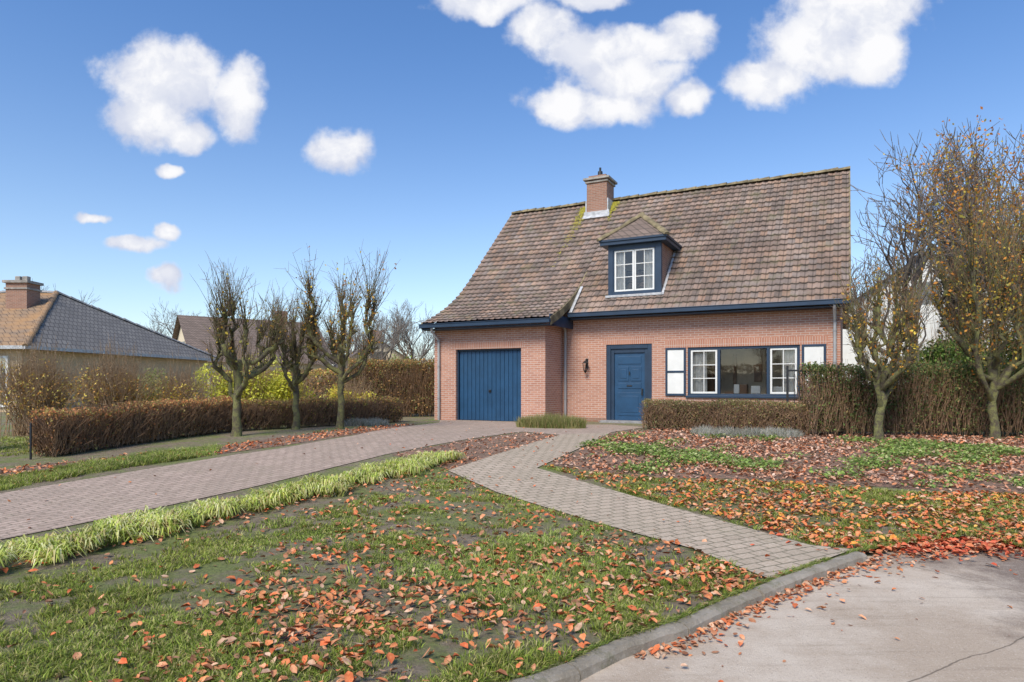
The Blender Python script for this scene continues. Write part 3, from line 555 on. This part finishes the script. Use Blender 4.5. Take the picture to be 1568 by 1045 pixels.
def bare(name,x,y,h,me,rz,parent=None):
    o_=bpy.data.objects.new(name,me); o_.location=(x,y,float(land(y))-.05); o_.scale=(h/10,)*3; o_.rotation_euler=(0,0,rz); return link(o_,parent)
bare('bare_tree',15.6,25.0,9.8,tm3,.9); bare('bare_tree',18.0,26.5,11.4,tm2,1.4); bare('bare_tree',20.8,25,12.6,tm3,2.2); bare('bare_tree',24.0,29,14.5,tm2,3.1)
def leafy(name,x,y,h,me,tp,rz,n,cols,s0,s1,zmin=1.8,ex=1.0):
    E=bare(name,x,y,h,me,rz); P=tp[rng.integers(0,len(tp),n)]+rng.normal(0,.16,(n,3)); P=P[P[:,2]>zmin]; keep=(nz(P[:,0],P[:,1]+P[:,2],1.6,1)+.35*ex)>rng.uniform(-.6,.6,len(P)); P=P[keep]; k=len(P)
    V,Fq,C=leaf4(P,rng.uniform(s0,s1,k),norm(rng.normal(size=(k,3))),pick(cols,k,.3)); raw_mesh('leaves',V,Fq,M_leaf,C,parent=E)
leafy('autumn_tree',13.4,16.8,8.3,tm3,tp3,5.1,8500,AUT+AUT+YEL[:2],.07,.14,ex=.9)
leafy('green_tree',20.5,23.0,6.8,tm2,tp2,.5,6500,[(.11,.13,.05),(.16,.16,.06),(.26,.22,.07)],.14,.24)
DT=empty('distant_trees'); ms=[tm1,tm2,tm3]
for i in range(34):
    x=-75+i*4.6+random.uniform(-1.5,1.5); y=random.uniform(72,95); bare('tree',x,y,random.uniform(6.5,10),ms[i%3],random.uniform(0,6),DT)
for (x,y,h) in ((-9.2,46,7.2),(-8.0,52,7.6),(-12.8,50,6.0),(-33,48,8.5),(-30,60,9),(-38,45,9),(24,48,10),(31,42,10),(-26.5,62,8)): bare('tree',x,y,h,random.choice(ms),random.uniform(0,6),DT)
for i in range(12): bare('tree',-45+i*8.5,-48+random.uniform(-4,4),random.uniform(8,12),ms[i%3],random.uniform(0,6),DT)  # unseen row behind the camera, added for window reflections
# ---------------- hedges & shrubs ----------------
def hedge(name,p0,p1,w,h,nleaf,cols,ls,ntw,core=.5,lw=None,topn=.06):
    p0=np.array(p0);p1=np.array(p1); L=np.linalg.norm(p1-p0); D=(p1-p0)/L; Sd=np.array([-D[1],D[0]]); E=empty(name)
    def place(s,t,z):
        xy=p0+np.outer(s,D)+np.outer(t,Sd); return np.stack([xy[:,0],xy[:,1],land(xy[:,1])+z],1)
    s=rng.uniform(0,L,nleaf); t=np.sign(rng.normal(size=nleaf))*(w/2)*rng.uniform(0,1,nleaf)**.45; z=h*rng.uniform(.03,1,nleaf)**.75
    tp=rng.uniform(size=nleaf)<.22; z[tp]=h*rng.uniform(.90,1.05,tp.sum()); t[tp]=rng.uniform(-w/2,w/2,tp.sum())
    keep=(nz(s,z*1.5,5.5,2)+.75-.5*(z<h*.25))>rng.uniform(-.4,.8,nleaf); s,t,z=s[keep],t[keep],z[keep]; nleaf=len(s)
    z+=nz(s,t,2.5,1)*topn*(z/h); t+=nz(s,z,3.0,2)*.07
    P=place(s,t,z); cc=pick(cols,nleaf,.4,lw)*(1+.35*nz(s,z,1.8,3))[:,None]; V,Fq,C=leaf4(P,rng.uniform(.6,1.3,nleaf)*ls,norm(rng.normal(size=(nleaf,3))),cc); raw_mesh('leaves',V,Fq,M_leaf,C,parent=E)
    s=rng.uniform(0,L,ntw); t=rng.uniform(-w/2,w/2,ntw); z0=rng.uniform(0,.7,ntw)*h; P0=place(s,t,z0); dl=np.stack([rng.normal(0,.10,ntw),rng.normal(0,.10,ntw),rng.uniform(.15,.5,ntw)*h],1); P1=P0+dl
    P1[:,2]=np.minimum(P1[:,2],land(P1[:,1])+h*rng.uniform(.95,1.18,ntw)); V,Fq=straight_twigs(P0,P1,.007,.003); raw_mesh('twigs',V,Fq,M_twig,parent=E)
    k=int(L/.28); s=np.linspace(.1,L-.1,k); P0=place(s,rng.normal(0,.05,k),np.zeros(k)); P1=P0+np.stack([rng.normal(0,.08,k),rng.normal(0,.08,k),np.full(k,h*.75)],1); V,Fq=straight_twigs(P0,P1,.022,.010); raw_mesh('stems',V,Fq,M_bark,parent=E)
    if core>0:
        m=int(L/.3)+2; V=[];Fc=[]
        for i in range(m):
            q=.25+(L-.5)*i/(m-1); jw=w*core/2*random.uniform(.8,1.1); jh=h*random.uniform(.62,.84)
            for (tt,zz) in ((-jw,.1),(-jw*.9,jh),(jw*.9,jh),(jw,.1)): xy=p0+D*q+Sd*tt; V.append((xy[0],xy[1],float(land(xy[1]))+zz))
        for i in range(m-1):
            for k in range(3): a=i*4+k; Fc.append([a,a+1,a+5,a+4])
        Fc+= [[0,1,2,3],[m*4-1,m*4-2,m*4-3,m*4-4]]; pmesh('dark_core',V,Fc,M_core,E)  # dark solid block added inside the hedge to stop light passing through
    return E
def hl(t,dd): c,s=math.cos(TH),math.sin(TH); return (3.43+c*t-s*dd,19.3+s*t+c*dd)
HB=[(.26,.145,.065),(.36,.18,.07),(.19,.14,.06),(.19,.20,.06),(.43,.25,.08)]
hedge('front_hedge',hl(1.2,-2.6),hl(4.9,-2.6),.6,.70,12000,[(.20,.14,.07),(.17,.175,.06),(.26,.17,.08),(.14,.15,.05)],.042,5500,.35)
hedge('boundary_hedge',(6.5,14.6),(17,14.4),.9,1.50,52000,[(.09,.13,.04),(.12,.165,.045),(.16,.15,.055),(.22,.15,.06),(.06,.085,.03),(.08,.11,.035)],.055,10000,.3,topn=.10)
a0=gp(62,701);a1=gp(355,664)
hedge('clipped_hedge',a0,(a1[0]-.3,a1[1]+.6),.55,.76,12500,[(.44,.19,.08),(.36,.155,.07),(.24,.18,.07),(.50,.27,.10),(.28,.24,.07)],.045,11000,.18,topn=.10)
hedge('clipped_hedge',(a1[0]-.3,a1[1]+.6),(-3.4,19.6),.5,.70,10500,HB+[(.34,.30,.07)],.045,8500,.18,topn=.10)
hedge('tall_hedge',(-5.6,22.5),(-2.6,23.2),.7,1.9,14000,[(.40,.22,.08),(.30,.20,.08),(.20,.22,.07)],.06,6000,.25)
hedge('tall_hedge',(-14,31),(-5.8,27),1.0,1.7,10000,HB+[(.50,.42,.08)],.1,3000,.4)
hedge('field_hedge',(-80,66),(80,66),2.0,2.6,24000,HB,.3,3000,.8)
hedge('field_hedge',(-70,-24),(70,-24),2.0,3.4,16000,HB,.35,1500,.8)  # unseen hedge band behind the camera, added to show in reflections
def bush(name,x,y,rx,ry,h,nleaf,cols,ls,ntw=300,base=0.0,lw=None):
    E=empty(name,(x,y,float(land(y))))
    nb=9; cs=np.stack([rng.uniform(-.55,.55,nb)*rx,rng.uniform(-.55,.55,nb)*ry,rng.uniform(.35,.72,nb)*h],1); rs=rng.uniform(.3,.55,nb)
    i=rng.integers(0,nb,nleaf); dv=norm(rng.normal(size=(nleaf,3)))*rng.uniform(.3,1.05,(nleaf,1))**.5
    P=cs[i]+dv*rs[i][:,None]*np.array([rx,ry,h*.6]); P=P[P[:,2]>base]; n=len(P)
    V,Fq,C=leaf4(P,rng.uniform(.6,1.3,n)*ls,norm(rng.normal(size=(n,3))),pick(cols,n,.4,lw)); raw_mesh('leaves',V,Fq,M_leaf,C,parent=E)
    P0=np.stack([rng.normal(0,.25*rx,ntw),rng.normal(0,.25*ry,ntw),np.zeros(ntw)],1); a=rng.uniform(0,6.28,ntw); q=rng.uniform(.1,1,ntw)
    P1=P0*.7+np.stack([np.cos(a)*rx*q*.8,np.sin(a)*ry*q*.8,h*rng.uniform(.6,1.12,ntw)*(1.1-.35*q)],1); mid=(P0*.35+P1*.65)
    V,Fq=straight_twigs(P0,P1,.009,.003); V2,F2=straight_twigs(np.repeat(mid,2,0),np.repeat(P1,2,0)+rng.normal(0,.18,(2*ntw,3)),.005,.002)
    raw_mesh('stems',np.concatenate([V,V2]),np.concatenate([Fq,F2+len(V)]),M_twig2,parent=E); return E
M_twig2=barkmat('tan_twigs',(0.42,0.28,0.16),(0.58,0.41,0.24))
ORB=[(.54,.33,.08),(.44,.24,.07),(.56,.42,.10),(.40,.34,.09)]
bush('autumn_shrub',-10.7,14.8,1.05,.9,1.85,1900,ORB,.055,340); bush('autumn_shrub',-9.3,15.3,1.05,.9,1.85,2000,ORB,.055,340)
bush('autumn_shrub',-8.2,16.2,.9,.8,1.5,1600,ORB+YEL,.055,240)
bush('yellow_shrub',-7.6,18.6,1.4,.9,2.2,4600,[(.58,.52,.07),(.46,.46,.07),(.38,.38,.07)],.08,150); bush('yellow_shrub',-6.2,18.9,.8,.7,1.6,1800,[(.58,.52,.06),(.46,.46,.06)],.08,80)
bush('yellow_shrub',-5.0,20.6,1.0,.7,1.3,1600,[(.54,.48,.06),(.46,.34,.06)],.07,80)
bush('yellow_shrub',-10.0,11.9,.5,.4,1.2,420,YEL,.06,70)
bush('green_shrub',-10.2,18.8,.8,.8,1.6,2200,[(.18,.21,.07),(.24,.26,.08)],.07,60)
bush('round_shrub',-4.0,24.2,.65,.6,2.5,3800,[(.24,.36,.05),(.17,.28,.04)],.07,50,1.2)
GR=[(.07,.12,.03),(.11,.19,.04),(.05,.08,.025),(.16,.22,.05)]
for (x,y,rx,h,c) in ((12.8,19.5,1.5,2.7,GR),(15.0,19,1.7,2.9,GR),(17,19.5,1.8,3.2,GR),(16.0,23,1.6,3.1,ORB+GR),(18.6,23,2.2,4.2,[(.06,.085,.035),(.09,.105,.04)])): bush('evergreen_shrub',x,y,rx,rx*.8,h,6000,c,.10,90)
bush('ivy_clad_tree',18.2,26.5,1.3,1.3,8.2,6500,[(.09,.10,.05),(.13,.135,.065),(.07,.08,.04)],.14,160,1.0)
G=empty('metal_gate',(6.25,15.0,float(land(15.0))),math.radians(-20))
L=[(0,.05,-.025,.025,0,1.55),(1.05,1.10,-.025,.025,0,1.55),(.05,1.05,-.015,.015,1.42,1.46),(.05,1.05,-.015,.015,.12,.16),(.05,1.05,-.014,.014,.80,.83)]+[(.05+.11*k,.068+.11*k,-.009,.009,.16,1.42) for k in range(1,9)]
boxes('gate_bars',L,M_black,G)
px_,py_=gp(47,704); tb=Tubes(); zz=float(land(py_)); tb.add([(px_,py_,zz-.1),(px_,py_,zz+.60),(px_,py_,zz+.63)],[.018,.018,.010],8); tb.obj('fence_post',M_black)
lx,ly=gp(845,657)
def grassclump(name,cx,cy,rx,ry,hh,n,cols,lean=.5,w=.008,rot=0.0):
    a=rng.uniform(0,6.28,n); q=np.sqrt(rng.uniform(0,1,n)); X=np.cos(a)*q*rx; Y=np.sin(a)*q*ry; c,s=math.cos(rot),math.sin(rot)
    P=np.stack([cx+X*c-Y*s,cy+X*s+Y*c],1); V,Fq,C=blades(P,land(P[:,1]),rng.uniform(.6,1.1,n)*hh*(1.1-.4*q),np.full(n,w),rng.uniform(.1,1,n)*lean,pick(cols,n,.3)); return raw_mesh(name,V,Fq,M_grass,C)
grassclump('ornamental_grass',lx,ly+.35,.92,.35,.42,5000,[(.15,.17,.05),(.25,.23,.09),(.12,.15,.04),(.30,.23,.11)],.5,.008,-.3)
LAV=[(.30,.29,.25),(.22,.22,.18),(.36,.33,.29),(.18,.19,.12)]
for (u,v) in ((1080,668),(1115,670),(1150,671),(1180,671),(1205,672)): x,y=gp(u,v); grassclump('lavender_plant',x,y,.32,.28,.28,900,LAV,.7,.008)
for (u,v) in ((545,652),(575,652)): x,y=gp(u,v); grassclump('lavender_plant',x,y,.35,.3,.26,900,LAV,.7,.008)
# ---------------- lawn grass ----------------
GREENS=[(.19,.27,.045),(.15,.22,.04),(.26,.34,.06),(.35,.36,.11),(.14,.17,.05),(.38,.34,.16)]
sed0=np.array(gp(0,866)); sed1=np.array(gp(690,703)); sdv=(sed1-sed0)/np.linalg.norm(sed1-sed0); sn=np.array([sdv[1],-sdv[0]])
def sdist(x,y): return (x-sed0[0])*sn[0]+(y-sed0[1])*sn[1]
lawnL=gps([(-60,900),(330,812),(560,752),(690,716),(700,727),(760,757),(900,800),(1060,844),(1165,886)])+[k for k in reversed(kl[3:3+8])]+[(-2.0,2.05),(-3.9,2.6)]
lawnR=gps([(828,714),(905,724),(1000,734),(1200,740),(1400,755),(1700,765)])+[(8.5,6.3)]+gps([(1568,838),(1480,821),(1400,832),(1312,842),(1240,834),(1100,795),(950,753)])
def acc(x,y):
    w=(4.2/np.maximum(y,3.2))**1.3; b=np.clip(.42+1.2*nz(x,y,1.7,.3)+1.0*nz(x,y,7,2.),.03,1); dd=sdist(x,y)
    b*=np.where((dd>.05)&(dd<.9)&(x<-.8),np.clip((dd-.6)*2,.06,1),1); return w*b
def lawn(name,poly,n,a=acc,hh=.044,tuft=12,sig=.022):
    T=sample(poly,n//tuft,a); nt_=len(T); th=rng.uniform(.45,1.35,nt_)*(1+.45*nz(T[:,0],T[:,1],4,1)); tcol=rng.uniform(.75,1.2,nt_); P=np.repeat(T,tuft,0); off=rng.normal(0,sig,P.shape); P=P+off; k=len(P)
    hs=np.repeat(th,tuft)*rng.uniform(.6,1.2,k)*hh; t=(nz(P[:,0],P[:,1],1.1,4)+1)/2
    c=(pick(GREENS,k,.25,gain=1.35)*(1-.25*t[:,None])+np.array([.07,.045,.0])*t[:,None])*np.repeat(tcol,tuft)[:,None]
    V,Fq,C=blades(P,land(P[:,1]),hs,np.full(k,.0075)*(.7+.06*P[:,1]),rng.uniform(.2,1.2,k),c,.5,np.arctan2(off[:,1],off[:,0])+rng.normal(0,.6,k)); return raw_mesh(name,V,Fq,M_grass,C)
lawn('lawn_grass',lawnL,125000); lawn('lawn_grass',lawnR,50000)
KP,kd=arclen(kl[3:]); nk=4500; s=rng.uniform(0,5.2,nk); s=s[nz(s,s,9,1)>-.1]; nk=len(s); X=np.interp(s,kd,KP[:,0])-.02+rng.normal(0,.015,nk);Y=np.interp(s,kd,KP[:,1])+.02+rng.normal(0,.015,nk)
V,Fq,C=blades(np.c_[X,Y],land(Y),rng.uniform(.02,.06,nk),np.full(nk,.006),rng.uniform(.5,1.4,nk),pick(GREENS,nk,.3,gain=1.3),.5,rng.normal(-.9,.5,nk)); raw_mesh('kerb_grass',V,Fq,M_grass,C)
def accb(x,y): return np.clip(nz(x,y,1.3,5)*1.6+.05,0,1)*(10/np.maximum(y,8))**1
P=sample(gps([(870,690),(950,668),(1568,680),(1700,680),(1700,752),(1400,748),(1200,733),(1000,730),(880,718)]),13000,accb); n=len(P)
V,Fq,C=leaf4(np.c_[P,land(P[:,1])+rng.uniform(.01,.10,n)],rng.uniform(.035,.08,n),norm(np.c_[rng.normal(0,.5,(n,2)),np.ones(n)]),pick([(.17,.25,.05),(.22,.30,.07),(.12,.18,.045),(.30,.32,.13)],n,.3)); raw_mesh('groundcover_plants',V,Fq,M_leaf,C)
stripL=gps([(-200,775),(0,735),(150,708),(250,694),(335,686),(330,697),(150,724),(0,752),(-200,795)])
lawn('verge_grass',stripL,26000,lambda x,y:np.ones_like(x),.09)
leftlawn=gps([(-300,735),(60,694),(60,668),(-300,690)]); lawn('lawn_grass',leftlawn,12000,lambda x,y:np.ones_like(x)*.9,.06)
SED=[(.42,.46,.10),(.50,.50,.17),(.34,.40,.08),(.54,.53,.26),(.26,.33,.07),(.46,.38,.17)]
Vs=[];Fs=[];Cs=[];off=0; Ls=np.linalg.norm(sed1-sed0)
for i in range(270):
    s=rng.uniform(-3.0,Ls); c=sed0+sdv*s-sn*rng.normal(0,.15); nb=46
    P=c[None]+rng.normal(0,.035,(nb,2)); hh=rng.uniform(.5,1.3)*(.16)
    la=rng.uniform(0,6.28,nb); L=rng.uniform(.5,1.2,nb)*.22; D=np.c_[np.cos(la),np.sin(la)]; zz=land(P[:,1]); col=pick(SED,nb,.2)*rng.uniform(.7,1.1)
    S=np.c_[-D[:,1],D[:,0]]*.0065; rings=[]
    for f,zf_,wf in ((0,0,1),(.35,.8,1),(.7,1.0,.9),(1.0,.55+rng.uniform(-.3,.2),.2)):
        ce=np.c_[P+D*(L*f)[:,None],zz+hh*zf_*rng.uniform(.7,1,nb)]; rings+= [ce-np.c_[S*wf,0*zz],ce+np.c_[S*wf,0*zz]]
    V=np.stack(rings,1); q=np.array([[0,1,3,2],[2,3,5,4],[4,5,7,6]])[None]; Fq=(np.arange(nb)[:,None,None]*8+q).reshape(-1,4)
    Vs.append(V.reshape(-1,3));Fs.append(Fq+off);Cs.append(np.repeat(col,8,0)); off+=nb*8
raw_mesh('sedge_border',np.concatenate(Vs),np.concatenate(Fs),M_grass,np.concatenate(Cs))
# ---------------- fallen leaves ----------------
LC=[(.62,.19,.075),(.56,.15,.06),(.64,.29,.15),(.58,.36,.23),(.42,.18,.09),(.62,.24,.10),(.34,.17,.095)]
def scatter(poly,n,a,s0,s1,zoff=.0,zr=.035,cols=LC,lw=None):
    P=sample(poly,n,a); k=len(P); z=land(P[:,1])+zoff+rng.uniform(.006,zr,k)
    Nn=norm(np.c_[rng.normal(0,.42,(k,2)),np.ones(k)]); return leaf6(np.c_[P,z],rng.uniform(s0,s1,k),Nn,pick(cols,k,.25,lw,1.0))
cl=np.array(gp(560,960)); cl2=np.array(gp(1050,880)); cl3=np.array(gp(650,860))
def accL(x,y):
    b=.07+.55*np.exp(-((x-cl[0])**2/.9+(y-cl[1])**2/.5))+.5*np.exp(-((x-cl2[0])**2/.8+(y-cl2[1])**2/.6))+.15*np.exp(-((x-cl3[0])**2/1.2+(y-cl3[1])**2/.8))
    return np.clip(b*(.7+.8*nz(x,y,3.2,.7))+.02,.01,1)*np.where(x<-2.2,.35,1)
parts=[scatter(lawnL,3300,accL,.035,.078,zr=.045)]
parts.append(scatter(lawnR,5200,lambda x,y:np.clip(.5+.6*nz(x,y,2.5,.2),.05,1)*(8/np.maximum(y,6)),.04,.08,zr=.055,cols=LC+[(.64,.27,.06),(.60,.32,.08)]))
LB=[(.54,.26,.155),(.48,.23,.135),(.58,.34,.23),(.60,.40,.29),(.40,.22,.135),(.58,.22,.10)]
parts.append(scatter(bedR,12000,lambda x,y:np.clip(.6+.6*nz(x,y,1.5,1.2),.05,1),.045,.085,zr=.06,cols=LB))
parts.append(scatter(bedmid,500,None,.04,.08,cols=LB)); parts.append(scatter(bedL,1600,None,.045,.08))
parts.append(scatter(drive,70,None,.03,.06,.012,.015)); parts.append(scatter(path,60,None,.03,.06,.017,.02))
nn_=300; s=rng.uniform(-1,Ls,nn_); P=sed0+np.outer(s,sdv)+np.outer(rng.uniform(.1,.42,nn_),sn); parts.append(leaf6(np.c_[P,land(P[:,1])+.03],rng.uniform(.045,.075,nn_),norm(np.c_[rng.normal(0,.4,(nn_,2)),np.ones(nn_)]),pick(LC,nn_,gain=1)))
nk=800; s=rng.uniform(1.0,7.2,nk); X=np.interp(s,kd,KP[:,0]);Y=np.interp(s,kd,KP[:,1]); o_=.13+rng.exponential(.07,nk)*(1+.4*(s-3).clip(0,4)); X=X+.62*o_;Y=Y-.78*o_
parts.append(leaf6(np.c_[X,Y,g(Y)+.004+rng.uniform(.004,.02,nk)],rng.uniform(.03,.065,nk),norm(np.c_[rng.normal(0,.25,(nk,2)),np.ones(nk)]),pick(LC,nk,gain=1)))
pc=np.array(gp(1425,838,0.0)); nk=1500; X=rng.normal(pc[0],.75,nk); Y=rng.normal(pc[1]-.05,.17,nk)
parts.append(leaf6(np.c_[X,Y,np.maximum(g(Y)+.004,0)+rng.uniform(.004,.07,nk)],rng.uniform(.045,.08,nk),norm(np.c_[rng.normal(0,.35,(nk,2)),np.ones(nk)]),pick([(.58,.14,.07),(.52,.11,.055),(.58,.20,.09),(.58,.32,.19)],nk,gain=1)))
nk=90; X=rng.uniform(0,7,nk);Y=rng.uniform(2.5,6,nk); msk=~pip(np.c_[X,Y],landpts); X,Y=X[msk],Y[msk]; nk=len(X)
parts.append(leaf6(np.c_[X,Y,g(Y)+.01],rng.uniform(.015,.045,nk),norm(np.c_[rng.normal(0,.2,(nk,2)),np.ones(nk)]),pick(LC,nk,gain=1)))
o2=0;Vs=[];Fs=[];Cs=[]
for V,Fq,C in parts: Vs.append(V);Fs.append(Fq+o2);Cs.append(C);o2+=len(V)
raw_mesh('fallen_leaves',np.concatenate(Vs),np.concatenate(Fs),M_gleaf,np.concatenate(Cs))
# ---------------- sky ----------------
w=bpy.data.worlds.new('World'); scene.world=w; w.use_nodes=True; nt=w.node_tree; l=nt.links; bg=nt.nodes['Background']
w.cycles.sampling_method='MANUAL'; w.cycles.sample_map_resolution=512
SUN_EL,SUN_AZ=47.0,208.0; STR=0.15
sky=N(nt,'ShaderNodeTexSky',sky_type='NISHITA'); sky.sun_disc=False; sky.sun_elevation=math.radians(SUN_EL); sky.sun_rotation=math.radians(SUN_AZ); sky.air_density=1.0; sky.dust_density=0.6; sky.ozone_density=2.5
tc=N(nt,'ShaderNodeTexCoord').outputs['Generated']; sp=N(nt,'ShaderNodeSeparateXYZ'); l.new(tc,sp.inputs[0])
yy=math_(nt,'MAXIMUM',sp.outputs[1],0.05); px=math_(nt,'DIVIDE',sp.outputs[0],yy); pz=math_(nt,'DIVIDE',sp.outputs[2],yy)
cb=N(nt,'ShaderNodeCombineXYZ'); l.new(px,cb.inputs[0]); l.new(pz,cb.inputs[1])
n_=N(nt,'ShaderNodeTexNoise'); n_.inputs['Scale'].default_value=11; n_.inputs['Detail'].default_value=4; l.new(cb.outputs[0],n_.inputs['Vector'])
s_=N(nt,'ShaderNodeVectorMath',operation='SUBTRACT'); l.new(n_.outputs['Color'],s_.inputs[0]); s_.inputs[1].default_value=(.5,.5,.5)
t_=N(nt,'ShaderNodeVectorMath',operation='SCALE'); t_.inputs['Scale'].default_value=.06; l.new(s_.outputs[0],t_.inputs[0])
ad=N(nt,'ShaderNodeVectorMath',operation='ADD'); l.new(cb.outputs[0],ad.inputs[0]); l.new(t_.outputs[0],ad.inputs[1])
BL=[(255,120,98,60),(365,150,40,58),(232,180,68,44),(290,208,40,22),(518,232,54,34),(140,337,30,9),(207,376,46,14),(252,354,18,14),(258,257,20,10),(255,422,30,18),
(740,8,80,22),(830,50,52,38),(905,85,68,40),(1000,66,85,32),(960,115,85,42),(865,158,60,32),(945,165,65,28),(1060,152,34,26),(1055,40,42,22),
(1310,10,112,60),(1255,75,92,55),(1175,122,64,36),(1340,80,45,48),(900,0,60,16)]
f=None
for (u,v,ru,rv) in BL:
    m_=N(nt,'ShaderNodeVectorMath',operation='MULTIPLY_ADD'); l.new(ad.outputs[0],m_.inputs[0]); m_.inputs[1].default_value=(F_/ru,F_/rv,0); m_.inputs[2].default_value=(-(u-784)/ru,-(HZ-v)/rv,0)
    e_=N(nt,'ShaderNodeVectorMath',operation='LENGTH'); l.new(m_.outputs[0],e_.inputs[0]); o_=e_.outputs['Value']
    f=o_ if f is None else math_(nt,'SMOOTH_MIN',f,o_,.25)
nA=noise(nt,19,6,.58,cb.outputs[0])
f=math_(nt,'ADD',f,math_(nt,'MULTIPLY',math_(nt,'SUBTRACT',nA,.5),1.2))
mask=ramp(nt,f,1.25,.72)
front=math_(nt,'GREATER_THAN',sp.outputs[1],0.06); mask=math_(nt,'MULTIPLY',mask,front)
nB=math_(nt,'ADD',math_(nt,'MULTIPLY',ramp(nt,noise(nt,13,5,.6,ad.outputs[0]),.38,.60),.6),math_(nt,'MULTIPLY',ramp(nt,f,1.0,.2),.5),None,True)
cc=mixc(nt,nB,tuple(x/STR for x in (.62,.67,.82)),tuple(x/STR for x in (.98,.98,1.0)))
el_=ramp(nt,sp.outputs[2],.08,.55)
mul=mixc(nt,el_,(1.22,1.22,1.25),(0.72,1.0,1.30))
skc=mixc(nt,1.0,sky.outputs[0],mul,'MULTIPLY')
l.new(mixc(nt,mask,skc,cc),bg.inputs['Color']); bg.inputs['Strength'].default_value=STR
# ---------------- sun & camera ----------------
sl=bpy.data.lights.new('sun','SUN'); sl.energy=4.2; sl.angle=math.radians(24); sl.color=(1,.92,.80); so=link(bpy.data.objects.new('sun',sl))
az=math.radians(SUN_AZ); el=math.radians(SUN_EL); sd=Vector((math.sin(az)*math.cos(el),math.cos(az)*math.cos(el),math.sin(el))); so.rotation_euler=sd.to_track_quat('Z','Y').to_euler()
cam=bpy.data.cameras.new('camera'); co=link(bpy.data.objects.new('camera',cam)); co.location=(0,0,CAMH); co.rotation_euler=(math.radians(90),0,0)
cam.sensor_width=36; cam.lens=F_/1568*36; cam.shift_y=(HZ-522.5)/1568; cam.clip_end=4000; cam.clip_start=.05
scene.camera=co; scene.view_settings.view_transform='Standard'; scene.view_settings.look='None'; scene.view_settings.exposure=0
